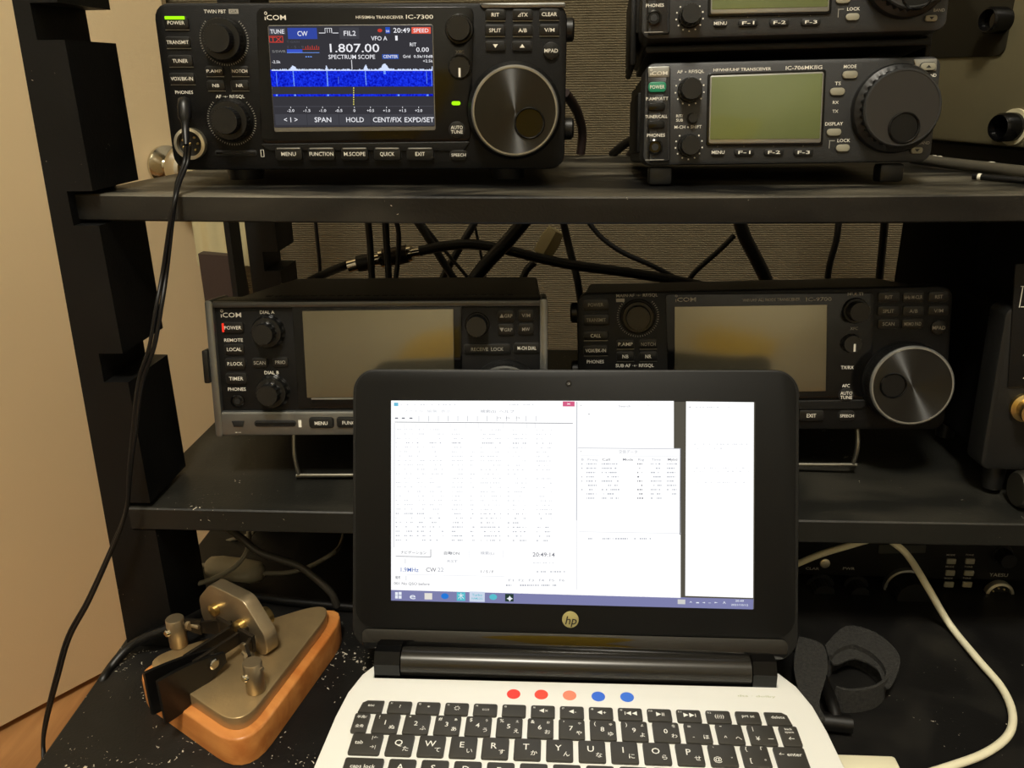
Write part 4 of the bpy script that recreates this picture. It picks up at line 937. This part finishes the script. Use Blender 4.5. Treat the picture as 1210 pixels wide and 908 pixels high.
for i in range(26):
    y = 508+i*5.22
    mt = G2 if i > 18 or i in (3,) else G1
    for a, b, d in ((468, 474, .7), (478, 488, .6), (493, 503, .5), (508, 524, .5), (534, 547, .8), (556, 561, .5), (568, 592, .5), (600, 602, .6), (606, 622, .5), (634, 652, .5)):
        dashes(a, b, y+(a-560)*.004, mt, d*.85, 1.3)
lb(468, 657.3, 509.5, 658, G3, .0002); lb(509, 649, 509.7, 658, G3, .0002); lt('ナビゲーション', 489, 653, 30, 3.2, G3); lt('自動ON', 534, 653.6, 18, 3.2, G3); lt('検索(L)', 576, 653.6, 16, 3, G2)
lb(554, 650, 554.6, 659, G1, .0002); lb(594, 650, 594.6, 659, G1, .0002)
lt('20:49:14', 642.5, 655.2, 26, 5, G3); lt('1.9MHz', 484.5, 673, 21, 5, G4); lt('CW', 509.8, 673, 12, 5, G3); lt('22', 521, 673, 7, 5, G2)
lb(479, 660, 479.6, 666, G2, .0002); lt('RST', 535, 663, 12, 2.6, G2); lt('1 / 5 / F', 576, 675.3, 15, 3, G3); dashes(630, 662, 665, G1, .6); dashes(630, 668, 675.5, G2, .6)
lb(480, 680, 480.6, 686, G2, .0002); lb(480, 679.7, 596, 680.2, G1, .0002); lt('備考', 470.5, 682.3, 6, 3, G3); lt('001 No QSO before', 487, 689.5, 42, 3.2, G3)
for i in range(6): lt('F%d' % (i+1), 604+i*12, 685.5, 6, 2.8, G2)
dashes(598, 658, 691.5, G2, .75, 2)
# cluster window
lt('Search', 738, 480, 14, 2.6, G2); lt('▪', 686.5, 479, 1.5, 1.5, G3); lt('▪', 696, 489.5, 2, 1.8, G3); lt('▪', 686.5, 533.5, 1.5, 1.5, G3); lt('−', 766, 479, 3, 2, G3); lt('交信データ', 742, 534, 22, 3.2, G2)
for t, x, w in (('B', 688.5, 2.5), ('Freq', 700, 11), ('Call', 716, 9), ('Mode', 742, 12), ('Rig', 757.5, 7), ('Time', 775, 11), ('Mybd', 794.5, 11)): lt(t, x, 543, w, 2.8, G3 if t in ('Mode', 'Call', 'Mybd') else G2)
lb(686, 538.8, 800, 539.2, G1, .0002)
for i in range(9):
    y = 548.3+i*5.05
    for a, b, mt in ((687, 689.5, G2), (693, 706, G2), (711, 732, G2), (753, 760, G3), (769, 782, G2), (788, 800, G2)):
        if i == 8 and a in (687, 788): continue
        dashes(a, b-rr_.random()*3, y, mt, .75, 1.6)
dashes(692, 776, 636.5, G2, .5, 1.6); lt('▪', 815, 481, 1.8, 1.8, G3); dashes(822, 850, 481.5, G1, .6); lt('−', 861, 481, 3, 2, G3)
for yy in (525, 530, 553, 557, 570): dashes(820, 885, yy, G1, .3, 1.2)
# taskbar icons
def icon(x, y, w, h, mt): lb(x-w/2, y-h/2, x+w/2, y+h/2, mt, .0002)
WI = emis('icon_white', S(235, 240, 248), 1); TEAL = emis('icon_teal', S(90, 190, 205), 1)
for dx, dy in ((-2, -2), (2.2, -2.2), (-2, 2), (2.2, 2.2)): icon(471+dx, 703.3+dy, 3.4, 3.6, WI)
lt('e', 488, 704, 7, 7.5, WI); icon(506.5, 704.5, 9, 7.5, emis('icon_cream', S(228, 224, 216), 1)); lt('●', 526, 704.3, 9, 6.5, emis('icon_blue', S(40, 120, 215), 1)); icon(545, 704.8, 10, 10, TEAL); lt('木', 545, 704.5, 7, 6, WI)
icon(564, 705, 18, 12, TB2); lt('Turbo', 564, 702.8, 12, 3, TEAL); lt('HAMLOG', 564, 707, 13, 2.4, TEAL)
lt('●', 583, 705.3, 9, 6.5, TEAL); icon(602, 706.2, 10, 9, emis('icon_dark', S(40, 60, 52), 1)); lt('✦', 602.5, 707, 7, 6, WI)
icon(805, 711, 9, 5.5, emis('icon_key', S(206, 206, 204), 1)); 
for t, x, w in (('^', 816, 3), ('▪', 824, 3.4), ('◂', 831, 3.4), ('-', 838, 3), ('▸', 846, 4), ('A', 855.5, 3.4)): lt(t, x, 711.7, w, 3, WI)
lt('20:49', 873.5, 709.8, 10, 2.4, WI); lt('2021/10/12', 873.5, 714.6, 20, 2.2, WI)
for mb, mt in LF.let.values(): obj('screen_graphics', mb, mt, scr, flat=True)['kind'] = 'stuff'
LF.let = {}; LF.hh = .0007
x, z = LF.uv(674, 732); lg = LF.part('maker_badge', MB().prism(circle(.0051, 32), .0007, .0011, .0002), mat('pale_gold_badge', S(170, 162, 110), .35, .4), (x, 0, z))
obj('badge_letters', MB().text('hp', .0002, -.0002, .0068, .0052, y=.0013, shear=.22), RECESS, lg, flat=True)
x, z = LF.uv(672, 453.5); cm = LF.part('webcam', MB().lathe([(.0019, .0007), (.0019, .0010), (.0004, .0010)], 20), GLOSS, (x, 0, z)); obj('webcam_lens', MB().lathe([(.0009, .001), (.0009, .0012), (.0003, .0012)], 14), mat('lens_grey', S(80, 78, 76), .2), cm)

# ================================================================= morse paddle
A3 = Vector((-.193, .4205, DZ)); u = Vector((-.843, .494, 0)).normalized()      # u along the wide end, towards the left corner
u = Vector((-.083, .050, 0)).normalized(); v = Vector((-u.y, u.x, 0))           # v from the wide end towards the far tip?
if v.dot(Vector((-.152, .475, 0))-Vector((-.213, .393, 0))) < 0: v = -v
Mp = Matrix((( -u.x, v.x, 0), (-u.y, v.y, 0), (0, 0, 1)))                        # local x = towards right corner, y = towards tip
pad = empty('morse_paddle', A3, Mp); tag(pad, 'twin-lever morse paddle with brass plate on an orange wooden base, left of the laptop', 'telegraph key')
def loc(p): return tuple((Mp.transposed() @ (Vector(p)-A3)))
def rpoly(pts, r, n=7):
    P = []; m_ = len(pts)
    for i in range(m_):
        a, b, c = Vector(pts[i-1]), Vector(pts[i]), Vector(pts[(i+1) % m_]); e1 = (a-b).normalized(); e2 = (c-b).normalized()
        ang = e1.angle(e2); d = min(r/math.tan(ang/2), (a-b).length*.48, (c-b).length*.48); p, q = b+e1*d, b+e2*d
        for j in range(n+1):
            t = j/n; P.append(tuple(p*(1-t)**2+b*2*t*(1-t)+q*t*t))
    if sum(P[i-1][0]*P[i][1]-P[i][0]*P[i-1][1] for i in range(len(P))) < 0: P = P[::-1]
    return P
L0, F0, B0 = loc((-.272, .412, 0)), loc((-.172, .348, 0)), loc((-.141, .496, 0))
tri = [L0[:2], F0[:2], B0[:2]]
WOODP = wood('orange_varnished_wood', S(204, 138, 74), S(176, 106, 50), (2, 9, 9), .32, 9)
PLATE = mat('aged_bronze_plate', S(168, 144, 104), .42, .7, noise=.22, nscale=28, bump=.1, bscale=600)
obj('wooden_base', MB().prism(rpoly(tri, .019), .0004, .0190, .0014, 'xy'), WOODP, pad, smooth=50)
obj('metal_plate', MB().prism(rpoly(inset(tri if sum(tri[i-1][0]*tri[i][1]-tri[i][0]*tri[i-1][1] for i in range(3)) > 0 else tri[::-1], .0060), .0140, 9), .0192, .0275, .0006, 'xy'), PLATE, pad, smooth=50)
STEELP = mat('aged_steel', S(160, 144, 116), .36, .85, noise=.12, nscale=50)
PH = .0275
rp, lp = loc((-.1775, .388, 0)), loc((-.2415, .427, 0))
for q in (rp, lp):
    o = obj('contact_post', MB().lathe([(.0054, PH+.0002), (.0056, PH+.0005), (.0056, PH+.0200), (.0052, PH+.0206), (.0005, PH+.0206)], 32, axis='z'), STEELP, pad, (q[0], q[1], 0))
    obj('clamp_screw', MB().lathe([(.0024, .005), (.0024, .0068), (.0018, .0076), (.0003, .0076)], 16), CHROME, o, (0, 0, PH+.013))
    s = 1 if q[0] < 0 else -1
    obj('adjusting_screw', MB().tube([(-s*.006, .002, PH+.0165), (s*.016, .006, PH+.0165)], .0014, 10), STEELP, o)
    obj('knurled_nut', MB().lathe([(.0034, -.0012), (.0034, .0012)], 20, axis='x'), STEELP, o, (s*.009, .0046, PH+.0165))
# yoke: upright plate across the base
yk = loc((-.204, .436, 0))
Py = rpoly([(-.035, 0), (.030, 0), (.030, .016), (.013, .036), (-.020, .036), (-.035, .020)], .011)
Ym = MB().prism([(x, z) for x, z in Py], -.0045, .0045, .0006)
obj('yoke', Ym, STEELP, pad, (yk[0]+.001, yk[1], PH+.0003), smooth=50)
obj('pivot_nut', MB().lathe([(.0006, -.0125), (.0058, -.0125), (.0062, -.0115, 1), (.0062, -.0046, 1)], 40, flute=(16, .0004)), BRASS, pad, (yk[0]+.014, yk[1], PH+.016))
obj('pivot_nut', MB().lathe([(.0045, .0046), (.0045, .009), (.002, .010), (.0005, .010)], 24), BRASS, pad, (yk[0]+.010, yk[1], PH+.017))
obj('pivot_nut', MB().lathe([(.0040, .0046), (.0040, .008), (.002, .009), (.0005, .009)], 24), BRASS, pad, (yk[0]-.016, yk[1], PH+.019))
obj('spring_screw', MB().lathe([(.0028, .0046), (.0028, .013), (.0005, .013)], 20), STEELP, pad, (yk[0]+.019, yk[1], PH+.009))
DST = mat('dark_blued_steel', S(60, 54, 46), .35, .8)
mx_ = (rp[0]+lp[0])/2; my_ = (rp[1]+lp[1])/2
for s, q in ((-1, lp), (1, rp)):
    arm = MB()
    arm.box((mx_+s*.0045, my_+.008, PH+.0135), (.0022, .050, .0085), .0004)
    arm.box((mx_+s*.0105, my_+.017, PH+.0135), (.014, .0025, .012), .0004)
    P3 = [(mx_+s*.006, my_+.019, PH+.014), (mx_+s*.016, my_+.016, PH+.013), (mx_+s*.022, my_+.008, PH+.0155), (q[0]-s*.006, q[1]+.003, PH+.0165)]
    for i in range(3):
        a_, b_ = Vector(P3[i]), Vector(P3[i+1]); d_ = (b_-a_); dn = Vector((-d_.y, d_.x, 0)).normalized()*.0009
        arm.loft([[a_-dn-Vector((0, 0, .0055)), a_+dn-Vector((0, 0, .0055)), a_+dn+Vector((0, 0, .0055)), a_-dn+Vector((0, 0, .0055))], [b_-dn-Vector((0, 0, .004)), b_+dn-Vector((0, 0, .004)), b_+dn+Vector((0, 0, .004)), b_-dn+Vector((0, 0, .004))]])
    o = obj('lever_arm', arm, DST, pad, smooth=20)
    obj('lever_screw', MB().lathe([(.0022, 0), (.0022, s*.0016), (.0004, s*.0018)], 14, axis='x'), CHROME, o, (mx_+s*.0056, my_-.004, PH+.0135))
FINGER = mat('black_finger_plate', S(14, 13, 12), .3, spec=.4)
e0 = loc((-.2312, .374, 0)); e1 = loc((-.2110, .404, 0))
for s in (-1, 1):
    off = s*.0042
    R = []
    for i in range(13):
        t = i/12; cx_ = e0[0]+(e1[0]+.004-e0[0])*t+off+s*.0022*(1-t)**2; cy_ = e0[1]-.001+(e1[1]-e0[1]+.006)*t
        zt = .0475+(.0415-.0475)*t**1.2+.0012*math.sin(t*3.1); zb = .0175+(.0345-.0175)*max(0, (t-.22)/.78)**1.15 if t > .22 else .0175
        w_ = .0012
        R.append([(cx_-w_, cy_, zb), (cx_+w_, cy_, zb), (cx_+w_, cy_, zt), (cx_-w_, cy_, zt)])
    o = obj('finger_plate', MB().loft(R), FINGER, pad, smooth=25)
    obj('plate_screw', MB().lathe([(.0034, s*.001), (.0034, s*.0022), (.0026, s*.0028), (.0004, s*.0028)], 18, axis='x'), CHROME, o, (e1[0]+off+.003, e1[1]-.003, .0385))
for p in ((-.158, .376, 0), (-.262, .414, 0), (-.152, .478, 0)): pass

# ================================================================= cables and loose things
def g(px, py, z): return PZ(px, py, z)
cable('paddle_lead', [PZ(100, 885, -.50), PZ(108, 842, -.42), PY(118, 812, .425), PY(132, 788, .437), PY(153, 765, .448), PY(176, 752, .4505), PY(199, 743, .4515), PY(225, 732, .457), g(262, 713, DZ+.004), g(300, 706, DZ+.004), g(345, 711, DZ+.004), g(420, 718, DZ+.004), g(470, 722, DZ+.004)], .0033, CABLE, 'thick black lead curving behind the morse paddle and over the desk edge')
GREYC = mat('grey_cable', S(128, 122, 104), .5); PALEC = mat('cream_cable', S(226, 220, 190), .45)
ad = empty('inline_adapter', PZ(285, 676, DZ)); tag(ad, 'flat pale grey inline cable adapter lying under the lower shelf behind the paddle', 'adapter')
pA, pB = Vector(PZ(245, 668, DZ+.012)), Vector(PZ(311, 678, DZ+.012)); dA = (pB-pA).normalized(); sA = Vector((-dA.y, dA.x, 0))
R = []
for t, wd in ((0, .004), (.06, .008), (.2, .0115), (.5, .0125), (.85, .0115), (.95, .007), (1, .003)):
    c = pA+(pB-pA)*t-ad.location; R.append([c+sA*wd*math.cos(a)+Vector((0, 0, .007*math.sin(a)*(1 if wd > .006 else .6))) for a in [k*math.pi/8 for k in range(16)]])
obj('adapter_body', MB().loft(R), mat('pale_grey_plastic', S(150, 142, 118), .5), ad, smooth=60)
obj('lead', MB().tube(smooth_path([p-ad.location for p in (pB, PZ(340, 677, DZ+.01), PZ(365, 670, DZ+.012), PZ(395, 653, DZ+.02), PY(404, 640, .60), PY(405, 628, .62))]), .0018, 8), GREYC, ad, smooth=80)
obj('lead', MB().tube(smooth_path([p-ad.location for p in (pA, PZ(236, 669, DZ+.008), PZ(228, 676, DZ+.004), PZ(220, 690, DZ+.003))]), .0018, 8), GREYC, ad, smooth=80)
cable('grey_cable', [PY(225, 692, .50), PY(250, 685, .51), PY(275, 672, .515), PY(290, 655, .52), PY(294, 640, .53), PY(294, 625, .54)], .0019, GREYC, 'thin grey cable looping in front of the pale adapter')
cable('grey_cable', [PY(215, 676, .60), PY(240, 655, .60), PY(268, 640, .60), PY(296, 632, .60), PY(300, 624, .60)], .0017, GREYC, 'thin grey cable slanting up to the shelf above the pale adapter')
cable('black_cable', [PY(268, 624, .52), PY(285, 636, .515), PY(305, 652, .51), PY(330, 661, .508), PY(355, 670, .505), PY(378, 688, .50), PY(392, 702, .50), PZ(398, 716, DZ+.006)], .0028, mat('worn_grey_rubber', S(62, 58, 50), .45), 'dark rubber cable dropping diagonally behind the paddle')
cable('white_cable', [PY(300, 632, .66), PY(330, 633, .66), PY(370, 640, .66), PY(430, 641, .66), PY(480, 645, .66)], .0017, mat('off_white_cable', S(170, 165, 145), .5), 'off-white cable running just under the lower shelf')
bx = empty('power_supply', (-.12, .62, DZ)); tag(bx, 'dark box in the shade under the lower shelf behind the laptop', 'box')
obj('box_body', MB().box((-.02, .09, .04), (.25, .18, .072), .003), mat('matt_black_metal', S(20, 19, 18), .55), bx)
for sx in (-.13, .09):
    for sy in (.015, .165): obj('foot', MB().box((sx, sy, .002), (.012, .012, .004)), KNOB, bx)

# white cable on the right
us = empty('white_usb_cable', PZ(1030, 900, DZ)); tag(us, 'cream white cable curving down the desk at the right to a flat plug', 'cable')
pts = [PY(930, 672, .545), PY(965, 657, .54), PY(1000, 646, .535), PY(1040, 636, .53), PY(1060, 645, .525), PY(1075, 660, .52), PY(1096, 694, .50), PZ(1122, 738, DZ+.006), PZ(1155, 779, DZ+.004), PZ(1183, 812, DZ+.003), PZ(1196, 842, DZ+.003), PZ(1192, 868, DZ+.003), PZ(1165, 890, DZ+.003), PZ(1120, 907, DZ+.003), PZ(1060, 925, DZ+.003)]
obj('lead', MB().tube(smooth_path([p-us.location for p in pts]), .0024, 12), PALEC, us, smooth=80)
p = PZ(1026, 912, DZ+.0045)-us.location
obj('plug_body', MB().box((p.x, p.y, .0045), (.034, .017, .008), .002), PALEC, us)
# hook-and-loop strap and barrel plug
VEL = mat('black_fuzzy_strap', S(38, 37, 34), .95, noise=.5, nscale=500, bump=.9, bscale=1400)
st_ = empty('cable_strap', PZ(1010, 800, DZ)); tag(st_, 'curled black hook-and-loop cable strap lying on the desk right of the laptop', 'strap')
def ring(P): return smooth_path(list(P)+[P[0]], 4)[:-1]
def strap(P, hgt, name):
    R = []; Q = smooth_path(P, 5)
    for i, p in enumerate(Q):
        t = Q[min(i+1, len(Q)-1)]-Q[max(i-1, 0)]; n_ = Vector((-t.y, t.x, 0)).normalized()*.0009; p = p-st_.location
        h_ = hgt; R.append([p-n_, p+n_, p+n_+Vector((0, 0, h_)), p-n_+Vector((0, 0, h_))])
    obj(name, MB().loft(R), VEL, st_, smooth=30)
zz = DZ+.0006
strap([PZ(978, 800, zz), PZ(985, 792, zz), PZ(1003, 786, zz), PZ(1026, 796, zz), PZ(1041, 812, zz), PZ(1043, 826, zz), PZ(1028, 838, zz), PZ(1000, 842, zz), PZ(984, 838, zz)], .017, 'strap_loop')
mb = MB(); a = [PZ(x_, y_, DZ+.014) for x_, y_ in ((975, 762), (1000, 740), (1035, 748), (1063, 775), (1056, 806), (1046, 812), (1036, 790), (1010, 778), (985, 785))]
a = ring(a); mb.loft([[p-st_.location-Vector((0, 0, .0012)) for p in a], [p-st_.location for p in a]]); obj('strap_end', mb, VEL, st_, smooth=0)
mb = MB(); a = [PZ(x_, y_, DZ+.016) for x_, y_ in ((944, 752), (972, 762), (978, 790), (968, 830), (975, 850), (955, 845), (938, 790))]
a = ring(a); mb.loft([[p-st_.location-Vector((0, 0, .0012)) for p in a], [p-st_.location for p in a]]); obj('strap_end', mb, VEL, st_, smooth=0)
bp_ = empty('barrel_plug_lead', PZ(985, 858, DZ)); tag(bp_, 'black cable ending in a fat barrel plug beside the laptop, under the strap', 'cable')
a_, b_ = PZ(960, 851, DZ+.007), PZ(1006, 856, DZ+.007)
obj('plug_barrel', MB().tube([a_-bp_.location, b_-bp_.location], .0054, 18), CABLE, bp_)
obj('lead', MB().tube(smooth_path([p-bp_.location for p in (PZ(988, 849, DZ+.010), PZ(983, 830, DZ+.013), PZ(975, 810, DZ+.010), PZ(966, 790, DZ+.006), PZ(955, 770, DZ+.004), PZ(930, 760, DZ+.004))]), .0036, 10), CABLE, bp_, smooth=80)

# cables in the gap above the lower radios
BY = .84
def wall_cable(pts, r, label, mt=CABLE, Y=BY, name='cable'):
    return cable(name, [PY(p[0], p[1], p[2] if len(p) > 2 else Y) for p in pts], r, mt, label, group='cables in the gap above the lower radios')
wall_cable([(345, 345, .75), (375, 328, .78), (405, 315), (425, 309), (450, 306)], .0045, 'thick black coaxial cable leading up to the chrome connector above the receiver')
co = empty('coaxial_connector', PY(455, 306, .84)); tag(co, 'chrome and black coaxial connector pair above the silver-cheeked receiver', 'connector')
ax = (PY(510, 294, .84)-PY(412, 313, .84)).normalized()
def seg(px0, py0, px1, py1, r, mt, nm, fl=None):
    a, b = PY(px0, py0, .84)-co.location, PY(px1, py1, .84)-co.location; obj(nm, MB().tube([a, b], r, 20), mt, co)
seg(412, 315, 423, 312, .0065, CHROME, 'collar'); seg(423, 312, 440, 308.5, .0085, CABLE, 'sleeve'); seg(440, 308, 450, 306, .006, CHROME, 'collar')
seg(450, 306, 454, 305, .0095, CHROME, 'coupling_ring'); seg(454, 305, 482, 300, .0095, DST, 'sleeve'); seg(482, 300, 487, 299, .0085, CHROME, 'coupling_ring'); seg(487, 299, 498, 297, .0045, CHROME, 'collar')
wall_cable([(496, 297), (525, 291), (560, 289), (600, 296), (640, 306), (680, 314), (740, 322), (800, 332), (860, 345)], .0052, 'long thick black cable arching across the gap above the lower radios')
wall_cable([(372, 255, .90), (375, 285, .90), (378, 320, .90), (376, 345, .90)], .0022, 'black cable hanging beside the rear left post')
wall_cable([(434, 255, .815), (437, 285, .815), (440, 340, .81)], .0035, 'black vertical cable crossing in front of the connector, left of three')
wall_cable([(455, 255, .815), (457, 290, .815), (460, 340, .81)], .0035, 'black vertical cable crossing in front of the connector, middle of three')
wall_cable([(466, 255, .815), (471, 275, .815), (470, 310, .815), (466, 340, .81)], .0025, 'black vertical cable crossing in front of the connector, right of three')
wall_cable([(488, 255, .88), (508, 285, .88), (530, 320, .88), (545, 342, .88)], .0042, 'black cable slanting down right above the receiver, thickest of the crossing ones')
wall_cable([(492, 255, .90), (520, 290, .90), (550, 325, .90), (560, 340, .90)], .002, 'thin black cable slanting down right beside a thicker one above the receiver')
wall_cable([(566, 255, .92), (548, 285, .92), (525, 325, .92), (518, 345, .92)], .0042, 'black cable slanting down left above the receiver screen')
wall_cable([(625, 255, .82), (600, 285, .82), (572, 315, .82), (550, 345, .82)], .0070, 'fat black cable slanting down left above the receiver dial')
wall_cable([(560, 262, .93), (566, 290, .93), (572, 320, .93), (576, 345, .93)], .0016, 'hair-thin dark cable behind the crossing cables')
wall_cable([(664, 255, .85), (672, 290, .85), (682, 330, .84), (686, 356, .84)], .0038, 'black cable dropping behind the left top corner of the half-hidden transceiver')
wall_cable([(632, 310, .90), (622, 320, .90), (614, 340, .90), (612, 352, .90)], .004, 'short black cable end below the pale connector shell')
wall_cable([(692, 258, .90), (710, 280, .90), (735, 298, .90), (770, 314, .90), (800, 330, .90), (820, 345, .90)], .0028, 'thin black cable drooping right above the half-hidden transceiver')
wall_cable([(872, 255, .86), (880, 280, .86), (893, 305, .86), (905, 330, .86), (912, 350, .86)], .0068, 'fat black cable dropping behind the middle of the half-hidden transceiver')
wall_cable([(868, 278, .86), (850, 296, .86), (825, 318, .86), (815, 330, .86), (806, 348, .86)], .0028, 'thin black cable branching left off a fat one above the blank screen')
wall_cable([(992, 255, .88), (988, 285, .88), (980, 315, .88), (976, 350, .88)], .0035, 'black cable hanging above the multi knob of the half-hidden transceiver')
wall_cable([(1046, 255, .88), (1043, 290, .88), (1039, 330, .88), (1037, 352, .88)], .0042, 'black cable hanging above the button block of the half-hidden transceiver')
wall_cable([(1078, 255, .88), (1075, 275, .88), (1070, 295, .88), (1064, 345, .88)], .003, 'thin black cable beside a wide one left of the tall dark box')
wall_cable([(1096, 255, .90), (1088, 275, .90), (1078, 300, .90), (1066, 345, .90)], .0068, 'wide black cable meeting the top left corner of the tall dark box')
p0, p1 = PY(657, 272, .87), PY(641, 300, .87)
tag(obj('connector_shell', MB().tube([p0, p0*.6+p1*.4, p1], .011, 6, [.0095, .0125, .0115]), mat('yellowed_clear_plastic', S(150, 138, 100), .35), smooth=20), 'yellowed translucent connector shell among the cables above the radios', 'connector')
cable('cable', [PY(668, 110, .74), PY(681, 130, .76), PY(688, 155, .78), PY(686, 182, .785)], .0042, mat('dark_red_brown_cable', S(34, 20, 16), .5), 'dark reddish cord bending behind the right side of the blue-waterfall transceiver')
cable('cable', [PY(762, 160, .74), PY(742, 168, .76), PY(724, 182, .785)], .0040, CABLE, 'black cord entering behind the lower small transceiver')
cable('cable', [PY(766, 168, .75), PY(752, 176, .77), PY(744, 184, .79)], .0040, MATS['dark_red_brown_cable'], 'dark red cord beside a black one behind the lower small transceiver')

# unseen chair shape, added only to give the switched-off screens their yellow reflection
ch = empty('reflection_chair', (-.09, -1.0, FZ)); tag(ch, 'mustard chair added behind the camera to colour the reflections in blank radio screens', 'chair')
YEL = mat('mustard_fabric', S(222, 188, 40), .9, noise=.05, bump=.3)
obj('backrest', MB().prism(rrect(.62, .66, .18, 6, 0, .73), -.03, .03, .012), YEL, ch, (0, -.06, 0))
obj('seat', MB().prism(rrect(.44, .40, .06, 6, 0, -.22), .38, .43, .012, 'xy'), YEL, ch)
for sx in (-.18, .18):
    for sy in (-.38, -.06): obj('leg', MB().tube([(sx*1.1, sy, 0.001), (sx, sy, .38)], .012, 10), CASE, ch)
